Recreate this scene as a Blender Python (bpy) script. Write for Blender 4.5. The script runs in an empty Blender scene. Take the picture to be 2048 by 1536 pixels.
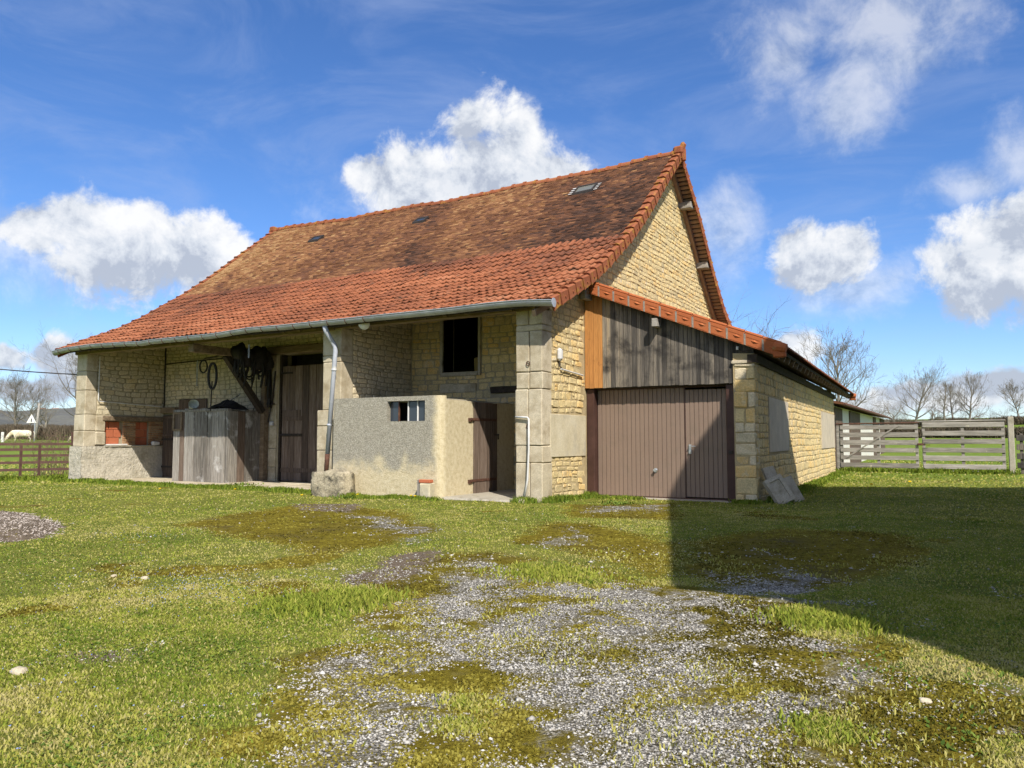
import bpy, bmesh, math, random
import numpy as np
from math import sin, cos, pi, radians, sqrt, atan2
from mathutils import Vector, Matrix

random.seed(7)
RNG = np.random.default_rng(7)
S = bpy.context.scene
COL = S.collection

# ------------------------------------------------------------------ camera
YAW, PITCH, FPX = .526, .0719, 1537.0          # heading, upward tilt, focal length for a 2048 px wide frame
CAM = np.array([6.892, -13.005, 1.2])
cd = bpy.data.cameras.new('camera'); cam = bpy.data.objects.new('camera', cd); COL.objects.link(cam)
cd.sensor_fit = 'HORIZONTAL'; cd.sensor_width = 36.0; cd.lens = 36.0 * FPX / 2048
cd.clip_start = .05; cd.clip_end = 6000
cam.location = CAM; cam.rotation_euler = (pi / 2 + PITCH, 0, YAW)
S.camera = cam

# ------------------------------------------------------------------ light
SUN_TO = np.array([1.05, -1.0, 1.42]); SUN_TO /= np.linalg.norm(SUN_TO)
SUN_EL = math.asin(SUN_TO[2]); SUN_AZ = atan2(SUN_TO[0], SUN_TO[1])     # azimuth clockwise from +Y
sd = bpy.data.lights.new('sun', 'SUN'); sd.energy = 3.1; sd.angle = radians(.53); sd.color = (1.0, .93, .82)
so = bpy.data.objects.new('sun', sd); COL.objects.link(so)
so.rotation_euler = Vector(-SUN_TO).to_track_quat('-Z', 'Y').to_euler(); so.location = (20, -20, 30)
S.view_settings.view_transform = 'Standard'; S.view_settings.look = 'None'
S.view_settings.exposure = 1.03; S.view_settings.gamma = 1.0; S.view_settings.use_curve_mapping = False
SKY_STRENGTH = .14

# pixel (2048 x 1536 frame) -> point helpers, used to lay things out where they really stand
_fw = np.array([-sin(YAW) * cos(PITCH), cos(YAW) * cos(PITCH), sin(PITCH)])
_rt = np.array([cos(YAW), sin(YAW), 0.0]); _dn = -np.cross(_rt, _fw)
def ray(u, v): return _fw + _rt * (u - 1024) / FPX + _dn * (v - 768) / FPX
def at(u, v, n, k):
    q = ray(u, v); n = np.array(n, float); return CAM + q * (k - n @ CAM) / (n @ q)
def aX(u, v, k): return at(u, v, (1, 0, 0), k)
def aY(u, v, k): return at(u, v, (0, 1, 0), k)
def aZ(u, v, k=0): return at(u, v, (0, 0, 1), k)
def aD(u, v, d): return CAM + ray(u, v) * d
def proj(P):
    q = np.asarray(P, float) - CAM; z = q @ _fw
    return 1024 + FPX * (q @ _rt) / z, 768 + FPX * (q @ _dn) / z
def dirv(u, v): q = ray(u, v); return q / np.linalg.norm(q)

# ------------------------------------------------------------------ node helpers
class NT:
    def __init__(s, tree): s.t = tree; s.n = tree.nodes; s.l = tree.links
    def new(s, typ, **kw):
        n = s.n.new(typ)
        for k, v in kw.items(): setattr(n, k, v)
        return n
    def set(s, sock, v):
        if isinstance(v, bpy.types.NodeSocket): s.l.new(v, sock)
        else: sock.default_value = v
    def math(s, op, a, b=0.0, c=0.0, clamp=False):
        n = s.new('ShaderNodeMath', operation=op, use_clamp=clamp)
        s.set(n.inputs[0], a); s.set(n.inputs[1], b); s.set(n.inputs[2], c); return n.outputs[0]
    def vmath(s, op, a, b=(0, 0, 0)):
        n = s.new('ShaderNodeVectorMath', operation=op); s.set(n.inputs[0], a)
        if op == 'SCALE': s.set(n.inputs[3], b)
        elif len(n.inputs) > 1: s.set(n.inputs[1], b)
        return n.outputs['Value'] if op in ('LENGTH', 'DOT_PRODUCT') else n.outputs[0]
    def noise(s, vec, scale, detail=4.0, rough=.55, dist=0.0, dim='3D'):
        n = s.new('ShaderNodeTexNoise', noise_dimensions=dim); s.set(n.inputs['Vector'], vec)
        s.set(n.inputs['Scale'], scale); n.inputs['Detail'].default_value = detail
        n.inputs['Roughness'].default_value = rough; n.inputs['Distortion'].default_value = dist; return n
    def ramp(s, fac, stops, interp='LINEAR'):
        n = s.new('ShaderNodeValToRGB'); cr = n.color_ramp; cr.interpolation = interp
        while len(cr.elements) < len(stops): cr.elements.new(.5)
        for e, (p, c) in zip(cr.elements, stops):
            e.position = p; e.color = (*c, 1) if len(c) == 3 else c
        s.set(n.inputs[0], fac); return n.outputs[0]
    def mix(s, fac, a, b, typ='MIX'):
        n = s.new('ShaderNodeMix', data_type='RGBA', blend_type=typ); s.set(n.inputs[0], fac)
        for sk, v in ((n.inputs[6], a), (n.inputs[7], b)):
            if isinstance(v, tuple) and len(v) == 3: v = (*v, 1)
            s.set(sk, v)
        return n.outputs[2]
    def rng(s, v, a, b, c=0.0, d=1.0, smooth=False):
        n = s.new('ShaderNodeMapRange', interpolation_type='SMOOTHSTEP' if smooth else 'LINEAR')
        s.set(n.inputs[0], v); n.inputs[1].default_value = a; n.inputs[2].default_value = b
        n.inputs[3].default_value = c; n.inputs[4].default_value = d; return n.outputs[0]

def g(v): return (v, v, v)

def mat(name, stops, scale=6.0, vmix=.0, rough=.85, bump=.3, bscale=40.0, stretch=(1, 1, 1), detail=6.0, metal=0.0,
        spec=.3, dirt=None, fine=.25, bdist=.01):
    """ramp over (noise, per-piece value v); bump from a finer noise. stretch scales the coordinates."""
    m = bpy.data.materials.new(name); m.use_nodes = True; t = NT(m.node_tree)
    b = t.n['Principled BSDF']
    geo = t.new('ShaderNodeNewGeometry')
    at_ = t.new('ShaderNodeAttribute', attribute_name='v')
    v = at_.outputs['Fac']
    pos = t.vmath('MULTIPLY', geo.outputs['Position'], stretch)
    off = t.vmath('SCALE', (37.1, 17.7, 53.3), v)
    pos = t.vmath('ADD', pos, off)
    n1 = t.noise(pos, scale, detail, .6).outputs['Fac']
    n1 = t.rng(n1, .25, .75)
    fac = t.math('ADD', t.math('MULTIPLY', n1, 1 - vmix), t.math('MULTIPLY', v, vmix))
    c = t.ramp(fac, stops)
    n2 = t.noise(pos, bscale, 5.0, .65).outputs['Fac']
    if fine:
        c = t.mix(t.rng(n2, .3, .7, fine, 0), c, g(.35), 'MULTIPLY') if False else t.mix(1.0, c, t.ramp(n2, [(.3, g(1 - fine)), (.7, g(1 + fine * .4))]), 'MULTIPLY')
    if dirt:
        col, sc, lo, hi = dirt
        dn = t.noise(geo.outputs['Position'], sc, 6.0, .62).outputs['Fac']
        c = t.mix(t.rng(dn, lo, hi), c, col)
    t.set(b.inputs['Base Color'], c)
    b.inputs['Roughness'].default_value = rough; b.inputs['Metallic'].default_value = metal
    b.inputs['Specular IOR Level'].default_value = spec
    if bump:
        bn = t.new('ShaderNodeBump'); bn.inputs['Strength'].default_value = bump; bn.inputs['Distance'].default_value = bdist
        h = t.math('ADD', n2, t.math('MULTIPLY', n1, .8))
        t.set(bn.inputs['Height'], h); t.set(b.inputs['Normal'], bn.outputs[0])
    return m

# ------------------------------------------------------------------ world: blue sky with fair weather clouds
w = bpy.data.worlds.new('World'); S.world = w; w.use_nodes = True
T = NT(w.node_tree); T.n.clear()
out = T.new('ShaderNodeOutputWorld'); bg = T.new('ShaderNodeBackground'); T.l.new(bg.outputs[0], out.inputs[0])
sky = T.new('ShaderNodeTexSky', sky_type='NISHITA', sun_disc=False); sky.sun_elevation = SUN_EL; sky.sun_rotation = SUN_AZ
sky.air_density = 1.0; sky.dust_density = .15; sky.ozone_density = 3.0; sky.altitude = 200
tc = T.new('ShaderNodeTexCoord'); D = tc.outputs['Generated']
hs = T.new('ShaderNodeHueSaturation'); hs.inputs['Saturation'].default_value = 1.16; hs.inputs['Value'].default_value = .58
T.l.new(sky.outputs[0], hs.inputs['Color']); skyc = T.mix(1.0, hs.outputs[0], (.72, .80, 1.0), 'MULTIPLY')

def blob_field(blobs):
    f = None
    for (u, v, a, b_) in blobs:
        c = Vector(dirv(u, v)); right = Vector((-_fw[1], _fw[0], 0)) if False else Vector((c.y, -c.x, 0)).normalized()
        up = right.cross(c).normalized() * 1.0
        if up.z < 0: up = -up
        M = Matrix((right, up, c)).transposed()
        mp = T.new('ShaderNodeMapping', vector_type='TEXTURE')
        mp.inputs['Location'].default_value = c; mp.inputs['Rotation'].default_value = M.to_euler()
        mp.inputs['Scale'].default_value = (a / FPX, b_ / FPX, .35)
        T.l.new(DW, mp.inputs['Vector'])
        ln = T.vmath('LENGTH', mp.outputs[0])
        f = ln if f is None else (lambda n: (T.set(n.inputs[0], f), T.set(n.inputs[1], ln), T.set(n.inputs[2], .35), n.outputs[0])[3])(T.new('ShaderNodeMath', operation='SMOOTH_MIN'))
    return T.math('SUBTRACT', 1.0, f)
wn = T.noise(D, 7.0, 5.0, .55).outputs['Color']
DW = T.vmath('ADD', D, T.vmath('SCALE', T.vmath('SUBTRACT', wn, (.5, .5, .5)), .055))
# firm white clouds: pixel centre, half width, half height
CL = [(130, 455, 130, 60), (270, 500, 190, 95), (400, 510, 120, 80), (190, 440, 75, 45), (60, 470, 75, 42),
      (1035, 290, 105, 95), (960, 330, 110, 90), (820, 360, 125, 75), (740, 345, 62, 55), (1110, 340, 110, 60), (900, 400, 220, 70), (925, 240, 55, 40),
      (1600, 490, 70, 45), (1690, 500, 66, 55), (1630, 530, 95, 55),
      (1985, 560, 120, 85), (2020, 460, 110, 70), (1960, 590, 90, 60),
      (110, 700, 40, 40), (70, 770, 120, 28), (20, 705, 45, 30), (160, 735, 60, 35),
      (1860, 800, 230, 34), (1590, 700, 60, 40), (1450, 700, 60, 50), (2000, 770, 120, 30)]
CW = [(1560, 110, 105, 66), (1780, 45, 190, 75), (1830, 125, 100, 48), (1690, 190, 130, 90), (1450, 470, 90, 95), (1930, 370, 90, 48), (2040, 310, 80, 70),
      (900, 410, 320, 80), (1700, 580, 160, 70), (60, 490, 170, 90)]
fA = blob_field(CL); fB = blob_field(CW)
nA = T.noise(D, 15.0, 10.0, .63, .25).outputs['Fac']; nS = T.noise(D, 48.0, 5.0, .6).outputs['Fac']
# clouds for the rest of the sky, same kind but denser, added to raise the ambient light, kept away from the part laid out above
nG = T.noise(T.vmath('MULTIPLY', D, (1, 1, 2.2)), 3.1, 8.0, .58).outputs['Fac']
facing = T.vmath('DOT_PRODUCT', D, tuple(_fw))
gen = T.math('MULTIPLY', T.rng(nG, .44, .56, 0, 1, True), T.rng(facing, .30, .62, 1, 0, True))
dA = T.rng(T.math('ADD', fA, T.math('MULTIPLY', T.math('SUBTRACT', nA, .5), 1.9)), .02, .46, 0, 1, True)
dB = T.math('MULTIPLY', T.rng(T.math('ADD', fB, T.math('MULTIPLY', T.math('SUBTRACT', nA, .5), 1.7)), -.05, .95, 0, 1, True), .55)
cirn = T.noise(T.vmath('MULTIPLY', D, (1.2, 2.6, 5.5)), 2.3, 8.0, .62, .6).outputs['Fac']
cir = T.math('MULTIPLY', T.rng(cirn, .40, .78, 0, 1, True), .34)
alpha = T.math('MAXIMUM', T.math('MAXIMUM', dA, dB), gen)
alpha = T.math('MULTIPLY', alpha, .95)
# relief: the same noise looked up a little nearer the sun
Ds = T.vmath('ADD', D, tuple(float(x) for x in (np.array([.02, 0, .03]))))
nA2 = T.noise(Ds, 15.0, 10.0, .63, .25).outputs['Fac']
rel = T.math('SUBTRACT', nA, nA2)
lightn = T.math('ADD', T.rng(rel, -.17, .16), T.math('MULTIPLY', T.math('SUBTRACT', nS, .5), .15))
# undersides look greyer: thick part of the cloud seen from below
DK = [(230, 568, 150, 55), (330, 560, 160, 40), (1090, 360, 130, 45), (1610, 572, 110, 45), (1990, 625, 110, 45), (60, 730, 130, 34), (1900, 770, 180, 26), (1000, 380, 180, 45), (100, 790, 160, 20), (1975, 510, 90, 28)]
fD = T.rng(blob_field(DK), -.5, .7, 0, 1, True)
shade = T.math('SUBTRACT', lightn, T.math('MULTIPLY', fD, .48), clamp=True)
K = 1.0 / SKY_STRENGTH
ccol = T.ramp(shade, [(0, (.25 * K, .275 * K, .325 * K)), (.4, (.38 * K, .40 * K, .43 * K)), (.7, (.455 * K, .462 * K, .475 * K)), (1, (.505 * K, .505 * K, .502 * K))])
c1 = T.mix(cir, skyc, (.23 * K, .28 * K, .41 * K))
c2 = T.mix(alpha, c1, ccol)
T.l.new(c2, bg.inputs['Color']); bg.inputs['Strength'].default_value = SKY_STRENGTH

# ------------------------------------------------------------------ mesh helpers
OFF = {}
def root(name, label, cat, loc=(0, 0, 0), group=None):
    o = bpy.data.objects.new(name, None); COL.objects.link(o); o.location = loc; o.empty_display_size = .2
    o['label'] = label; o['category'] = cat
    if group: o['group'] = group
    OFF[o.name] = np.array(loc, float); return o
def tag(o, label, cat, group=None, kind=None):
    if label: o['label'] = label
    if cat: o['category'] = cat
    if group: o['group'] = group
    if kind: o['kind'] = kind
    return o

class MB:
    def __init__(s): s.v = []; s.f = []; s.a = []; s.cur = 0.5
    def add(s, vs, fs, v=None):
        k = len(s.v); s.v += [tuple(map(float, p)) for p in vs]; s.f += [tuple(i + k for i in f) for f in fs]
        s.a += [s.cur if v is None else v] * len(fs); return s
    def box(s, c, d, R=None, v=None, bev=0.0):
        x, y, z = d[0] / 2, d[1] / 2, d[2] / 2
        vs = np.array([(sx * x, sy * y, sz * z) for sx in (-1, 1) for sy in (-1, 1) for sz in (-1, 1)])
        if R is not None: vs = vs @ np.array(R).T
        vs = vs + np.array(c)
        return s.add(vs, [(0, 1, 3, 2), (4, 6, 7, 5), (0, 4, 5, 1), (2, 3, 7, 6), (0, 2, 6, 4), (1, 5, 7, 3)], v)
    def bb(s, a, b, v=None):
        a = np.array(a, float); b = np.array(b, float); return s.box((a + b) / 2, np.abs(b - a), None, v)
    def bev(s, a, b, e=.01, v=None, jit=0.0):
        """box with chamfered edges between corners a and b"""
        a = np.minimum(np.array(a, float), b); b = np.maximum(a, np.array(b, float)) if False else np.array(b, float)
        bm = bmesh.new(); bmesh.ops.create_cube(bm, size=1)
        bmesh.ops.scale(bm, vec=Vector(np.abs(b - a)), verts=bm.verts)
        bmesh.ops.bevel(bm, geom=list(bm.edges), offset=e, segments=1, affect='EDGES')
        c = (a + b) / 2
        vs = np.array([tuple(x.co) for x in bm.verts]) + c
        if jit: vs = vs + RNG.uniform(-jit, jit, vs.shape)
        bm.verts.ensure_lookup_table()
        fs = [tuple(x.index for x in f.verts) for f in bm.faces]; bm.free()
        return s.add(vs, fs, v)
    def bar(s, p, q, w, h, up=(0, 0, 1), v=None):
        p = np.array(p, float); q = np.array(q, float); d = q - p; L = np.linalg.norm(d); d = d / L
        u = np.array(up, float); r = np.cross(d, u); r /= np.linalg.norm(r); u = np.cross(r, d)
        R = np.array([d, r, u]).T
        return s.box((p + q) / 2, (L, w, h), R, v)
    def tube(s, pts, rad, n=8, v=None, cap=True, closed=False):
        pts = [np.array(p, float) for p in pts]; m = len(pts)
        if not hasattr(rad, '__len__'): rad = [rad] * m
        vs = []; prev = None
        for i in range(m):
            if closed: d = pts[(i + 1) % m] - pts[i - 1]
            else: d = pts[min(i + 1, m - 1)] - pts[max(i - 1, 0)]
            d = d / (np.linalg.norm(d) + 1e-12)
            if prev is None:
                a = np.array([0, 0, 1.0]) if abs(d[2]) < .9 else np.array([1.0, 0, 0]); u = np.cross(d, a)
            else: u = prev - d * (prev @ d)
            u /= np.linalg.norm(u); prev = u; wv = np.cross(d, u)
            vs += [pts[i] + rad[i] * (u * cos(2 * pi * k / n) + wv * sin(2 * pi * k / n)) for k in range(n)]
        fs = []
        for i in range(m if closed else m - 1):
            j = (i + 1) % m
            fs += [(i * n + k, i * n + (k + 1) % n, j * n + (k + 1) % n, j * n + k) for k in range(n)]
        if cap and not closed: fs += [tuple(range(n))[::-1], tuple(range((m - 1) * n, m * n))]
        return s.add(vs, fs, v)
    def ring(s, c, R, r, axis=(0, 1, 0), sx=1.0, sz=1.0, n=24, k=6, v=None):
        a = np.array(axis, float); a /= np.linalg.norm(a); u = np.cross(a, (0, 0, 1.0)); u /= np.linalg.norm(u); w_ = np.cross(u, a)
        pts = [np.array(c) + R * (u * sx * cos(2 * pi * i / n) + w_ * sz * sin(2 * pi * i / n)) for i in range(n)]
        return s.tube(pts, r, k, v, closed=True)
    def disc(s, c, axis, r, h, n=16, v=None, r2=None):
        a = np.array(axis, float); a /= np.linalg.norm(a); c = np.array(c, float)
        return s.tube([c - a * h / 2, c + a * h / 2], [r, r2 if r2 is not None else r], n, v)
    def prism(s, poly, ax, a, b, v=None):
        """polygon in the two other axes, extruded along axis ax (0,1,2) from a to b"""
        n = len(poly); vs = []
        for k in (a, b):
            for (p, q) in poly:
                t = [p, q]; t.insert(ax, k); vs.append(t)
        fs = [tuple(range(n)), tuple(range(2 * n - 1, n - 1, -1))] + [(i, i + n, (i + 1) % n + n, (i + 1) % n) for i in range(n)]
        return s.add(vs, fs, v)
    def build(s, name, mt, parent=None, smooth=False, kind=None, label=None, fixn=False):
        off = OFF.get(parent.name, np.zeros(3)) if parent else np.zeros(3)
        me = bpy.data.meshes.new(name)
        vs = np.array(s.v, float) - off
        me.from_pydata(vs.tolist(), [], s.f); me.update()
        at_ = me.attributes.new('v', 'FLOAT', 'FACE'); at_.data.foreach_set('value', np.array(s.a, np.float32))
        if fixn or True:
            if len(s.f) < 60000:
                bm = bmesh.new(); bm.from_mesh(me); bmesh.ops.recalc_face_normals(bm, faces=bm.faces); bm.to_mesh(me); bm.free()
        if smooth: me.polygons.foreach_set('use_smooth', [True] * len(me.polygons))
        me.materials.append(mt)
        o = bpy.data.objects.new(name, me); COL.objects.link(o)
        if parent: o.parent = parent
        OFF[o.name] = off
        if kind: o['kind'] = kind
        if label: o['label'] = label
        return o

def raw_mesh(name, verts, faces_tri=None, faces_quad=None, mt=None, vals=None, kind=None, parent=None, smooth=False):
    """fast numpy mesh: verts (n,3), triangles (m,3) or quads (m,4), optional per-face value"""
    me = bpy.data.meshes.new(name); verts = np.asarray(verts, np.float32)
    off = OFF.get(parent.name, np.zeros(3)) if parent else np.zeros(3)
    verts = verts - off.astype(np.float32)
    F = faces_tri if faces_tri is not None else faces_quad; k = F.shape[1]
    me.vertices.add(len(verts)); me.vertices.foreach_set('co', verts.ravel())
    me.loops.add(F.size); me.loops.foreach_set('vertex_index', F.astype(np.int32).ravel())
    me.polygons.add(len(F)); me.polygons.foreach_set('loop_start', np.arange(0, F.size, k, dtype=np.int32))
    me.polygons.foreach_set('loop_total', np.full(len(F), k, np.int32))
    if smooth: me.polygons.foreach_set('use_smooth', np.ones(len(F), bool))
    me.update(calc_edges=True); me.validate()
    if vals is not None:
        a = me.attributes.new('v', 'FLOAT', 'FACE'); a.data.foreach_set('value', np.asarray(vals, np.float32))
    if mt: me.materials.append(mt)
    o = bpy.data.objects.new(name, me); COL.objects.link(o)
    if parent: o.parent = parent
    if kind: o['kind'] = kind
    OFF[o.name] = off
    return o

# value noise for laying out patches
_LAT = RNG.random((256, 256))
def vnoise(x, y):
    xi = np.floor(x).astype(int); yi = np.floor(y).astype(int); fx = x - xi; fy = y - yi
    fx = fx * fx * (3 - 2 * fx); fy = fy * fy * (3 - 2 * fy)
    a = _LAT[xi & 255, yi & 255]; b = _LAT[(xi + 1) & 255, yi & 255]; c = _LAT[xi & 255, (yi + 1) & 255]; d = _LAT[(xi + 1) & 255, (yi + 1) & 255]
    return (a * (1 - fx) + b * fx) * (1 - fy) + (c * (1 - fx) + d * fx) * fy
def fbm(x, y, o=4, s=1.0):
    r = 0; amp = .5; t = 0
    for i in range(o):
        r = r + amp * vnoise(x * s + 17.3 * i, y * s + 9.1 * i); t += amp; amp *= .5; s *= 2.03
    return r / t

# ------------------------------------------------------------------ render settings
S.render.engine = 'CYCLES'
S.cycles.max_bounces = 6; S.cycles.diffuse_bounces = 4; S.cycles.glossy_bounces = 2; S.cycles.transmission_bounces = 3; S.cycles.transparent_max_bounces = 4
S.cycles.use_adaptive_sampling = True; S.cycles.adaptive_threshold = .02; S.cycles.caustics_reflective = False; S.cycles.caustics_refractive = False
# ------------------------------------------------------------------ materials
M = {}
M['stone'] = mat('yellow_limestone', [(0, (.42, .35, .22)), (.3, (.64, .52, .29)), (.55, (.72, .57, .30)), (.75, (.72, .50, .21)), (.9, (.68, .59, .41)), (1, (.52, .47, .36))],
                 7, .68, .92, .8, 34, fine=.32, bdist=.011, spec=.1, dirt=((.42, .35, .23), 3.2, .58, .76))
M['stone_pale'] = mat('pale_rubble', [(0, (.44, .38, .26)), (.3, (.62, .54, .38)), (.6, (.70, .60, .42)), (.85, (.66, .53, .31)), (1, (.54, .49, .40))],
                      7, .62, .92, .8, 32, fine=.3, bdist=.011, spec=.1, dirt=((.40, .36, .28), 2.4, .55, .75))
M['mortar'] = mat('sandy_mortar', [(0, (.36, .28, .15)), (1, (.52, .42, .25))], 5, 0, .95, .8, 60)
M['mortar_pale'] = mat('grey_mortar', [(0, (.32, .27, .18)), (1, (.48, .42, .30))], 5, 0, .95, .8, 60)
M['ashlar'] = mat('dressed_limestone', [(0, (.40, .34, .24)), (.5, (.56, .49, .36)), (1, (.64, .57, .44))], 5, .3, .9, .5, 55, fine=.3, dirt=((.30, .24, .15), 2.6, .48, .72))
M['render'] = mat('lime_render', [(0, (.46, .40, .27)), (.5, (.56, .50, .36)), (1, (.62, .57, .44))], 2.6, 0, .95, .45, 34, fine=.18, dirt=((.36, .33, .27), 1.6, .52, .72))
M['render_grey'] = mat('rough_plaster', [(0, (.40, .37, .29)), (.5, (.52, .48, .39)), (1, (.60, .55, .45))], 4, 0, .95, .9, 16, fine=.22, bdist=.03, dirt=((.32, .29, .22), 2.0, .55, .75))
M['infill'] = mat('smooth_cement', [(0, (.48, .41, .31)), (1, (.62, .54, .43))], 3, .1, .9, .2, 40, fine=.15, dirt=((.42, .37, .30), 1.5, .5, .7))
M['tile_plain'] = mat('old_flat_tile', [(0, (.030, .022, .020)), (.25, (.085, .048, .036)), (.5, (.19, .088, .050)), (.75, (.33, .165, .078)), (1, (.46, .29, .14))],
                      12, .88, .92, .5, 60, fine=.4, spec=.1, dirt=((.26, .19, .05), 6.0, .72, .84))
M['tile_low'] = mat('red_interlocking_tile', [(0, (.055, .032, .025)), (.4, (.215, .082, .046)), (.7, (.335, .122, .060)), (1, (.43, .19, .105))],
                    9, .75, .9, .4, 60, fine=.35, spec=.1, dirt=((.10, .065, .045), 4.0, .56, .75))
M['verge'] = mat('orange_verge_tile', [(0, (.19, .065, .038)), (.5, (.29, .098, .048)), (1, (.38, .15, .075))], 6, .5, .85, .3, 60, fine=.3, spec=.12, dirt=((.36, .21, .035), 5.0, .54, .70))
M['verge_new'] = mat('clean_terracotta', [(0, (.36, .105, .042)), (1, (.47, .15, .055))], 5, .4, .8, .15, 60, fine=.15, spec=.15, dirt=((.36, .22, .10), 4.0, .62, .78))
M['grout'] = mat('grey_pointing', [(0, (.20, .17, .14)), (1, (.36, .31, .26))], 20, 0, .95, .5, 60)
VW = (1, 1, .06)
M['wood_grey'] = mat('weathered_grey_wood', [(0, (.05, .048, .045)), (.35, (.16, .145, .125)), (.65, (.32, .295, .26)), (1, (.52, .49, .44))], 26, .42, .85, .5, 130, VW, fine=.35, dirt=((.60, .59, .57), 2.2, .56, .72))
M['wood_black'] = mat('blackened_cladding', [(0, (.020, .019, .019)), (.4, (.105, .094, .082)), (.7, (.26, .225, .18)), (1, (.47, .36, .22))], 18, .5, .85, .45, 110, VW, fine=.4, dirt=((.025, .023, .022), 1.6, .50, .64))
M['wood_new'] = mat('fresh_pine_board', [(0, (.36, .155, .045)), (.5, (.52, .245, .075)), (1, (.62, .34, .13))], 20, .6, .75, .3, 90, VW, fine=.3, dirt=((.22, .085, .03), 5.0, .60, .72))
M['wood_brown'] = mat('brown_door_wood', [(0, (.035, .026, .021)), (.4, (.11, .078, .058)), (.75, (.21, .155, .12)), (1, (.36, .30, .25))], 24, .4, .85, .5, 120, VW, fine=.35)
M['wood_beam'] = mat('old_oak_beam', [(0, (.085, .060, .040)), (.5, (.21, .155, .10)), (1, (.36, .28, .19))], 14, .3, .88, .5, 60, (.15, 1, 1), fine=.3)
M['wood_dark'] = mat('dark_oak', [(0, (.018, .014, .012)), (.6, (.055, .042, .032)), (1, (.12, .09, .07))], 14, .3, .88, .4, 60, fine=.3)
M['lath'] = mat('soffit_lath', [(0, (.24, .155, .095)), (1, (.48, .34, .23))], 14, .4, .88, .3, 60, fine=.2)
M['gate_wood'] = mat('silver_gate_wood', [(0, (.09, .082, .072)), (.4, (.27, .25, .22)), (.75, (.44, .41, .37)), (1, (.60, .57, .52))], 16, .4, .88, .5, 80, (.08, 1, 1), fine=.3, dirt=((.55, .52, .36), 7.0, .66, .74))
M['zinc'] = mat('weathered_zinc', [(0, (.26, .28, .31)), (.6, (.40, .43, .47)), (1, (.55, .58, .62))], 4, .2, .45, .12, 30, metal=.25, fine=.12, spec=.5)
M['pvc'] = mat('grey_plastic_pipe', [(0, (.52, .52, .52)), (1, (.68, .68, .67))], 4, 0, .45, .05, 30, fine=.06)
M['downpipe'] = mat('grey_downpipe', [(0, (.36, .39, .45)), (1, (.50, .53, .60))], 3, 0, .5, .05, 30, fine=.1, dirt=((.62, .63, .63), 3.0, .60, .70))
M['rust'] = mat('rusty_iron', [(0, (.045, .026, .02)), (.6, (.12, .055, .035)), (1, (.22, .11, .06))], 12, .2, .8, .4, 60, fine=.3)
M['iron'] = mat('black_iron', [(0, (.018, .016, .015)), (1, (.055, .045, .04))], 12, .2, .65, .3, 60, fine=.2)
M['leather'] = mat('black_leather', [(0, (.008, .008, .009)), (.7, (.026, .024, .024)), (1, (.07, .062, .055))], 12, .3, .6, .3, 60, fine=.2)
M['door_paint'] = mat('brown_painted_steel', [(0, (.225, .162, .125)), (1, (.245, .178, .138))], 2, 0, .5, .03, 20, fine=.06, spec=.3, dirt=((.20, .15, .115), 2.6, .52, .75))
M['frame_paint'] = mat('dark_brown_frame', [(0, (.052, .026, .02)), (1, (.085, .042, .034))], 5, 0, .5, .1, 30, fine=.1)
M['chrome'] = mat('satin_metal', [(0, (.55, .55, .55)), (1, (.7, .7, .7))], 5, 0, .3, 0, 30, metal=.8, fine=0)
M['white'] = mat('white_paint', [(0, (.66, .65, .62)), (1, (.80, .79, .77))], 5, .1, .5, .05, 30, fine=.05)
M['panel_white'] = mat('white_boarding', [(0, (.62, .59, .53)), (1, (.80, .78, .73))], 3, .2, .7, .1, 30, fine=.12)
M['fence_paint'] = mat('red_brown_fence_metal', [(0, (.075, .040, .032)), (.7, (.130, .070, .055)), (1, (.21, .13, .10))], 7, .2, .7, .2, 50, fine=.2)
def roughcast():
    m = bpy.data.materials.new('grey_roughcast'); m.use_nodes = True; t = NT(m.node_tree); b = t.n['Principled BSDF']
    geo = t.new('ShaderNodeNewGeometry'); pos = geo.outputs['Position']; sx = t.new('ShaderNodeSeparateXYZ'); t.l.new(pos, sx.inputs[0])
    n1 = t.noise(pos, 2.2, 6, .6).outputs['Fac']; n2 = t.noise(pos, 48, 4, .7).outputs['Fac']; n3 = t.noise(pos, 11, 5, .6).outputs['Fac']
    grey = t.ramp(n2, [(.25, (.13, .12, .095)), (.45, (.29, .27, .215)), (.6, (.42, .395, .33)), (.78, (.66, .63, .55))])
    grey = t.mix(t.rng(n3, .45, .7, 0, .5), grey, (.20, .185, .15))
    cream = t.ramp(t.math('ADD', t.math('MULTIPLY', n3, .6), t.math('MULTIPLY', n2, .4)), [(.3, (.40, .33, .20)), (.5, (.58, .50, .33)), (.7, (.66, .60, .44))])
    k = t.math('ADD', sx.outputs[2], t.math('MULTIPLY', t.math('SUBTRACT', n1, .5), 1.3)); low = t.rng(k, .45, .85, 1, 0, True)
    kx = t.math('ADD', sx.outputs[0], t.math('MULTIPLY', t.math('SUBTRACT', n1, .5), .5)); sd_ = t.rng(kx, -2.36, -2.16, 0, 1, True)
    c = t.mix(t.math('MAXIMUM', low, sd_), grey, cream); t.set(b.inputs['Base Color'], c); b.inputs['Roughness'].default_value = .95; b.inputs['Specular IOR Level'].default_value = .2
    bn = t.new('ShaderNodeBump'); bn.inputs['Strength'].default_value = .8; bn.inputs['Distance'].default_value = .016; t.set(bn.inputs['Height'], t.math('ADD', n2, t.math('MULTIPLY', n3, .8))); t.set(b.inputs['Normal'], bn.outputs[0]); return m
M['concrete'] = roughcast()
M['slab'] = mat('grey_concrete_slab', [(0, (.34, .31, .25)), (1, (.50, .46, .38))], 6, .2, .9, .4, 50, fine=.3, dirt=((.22, .20, .15), 4.0, .52, .70))
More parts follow.
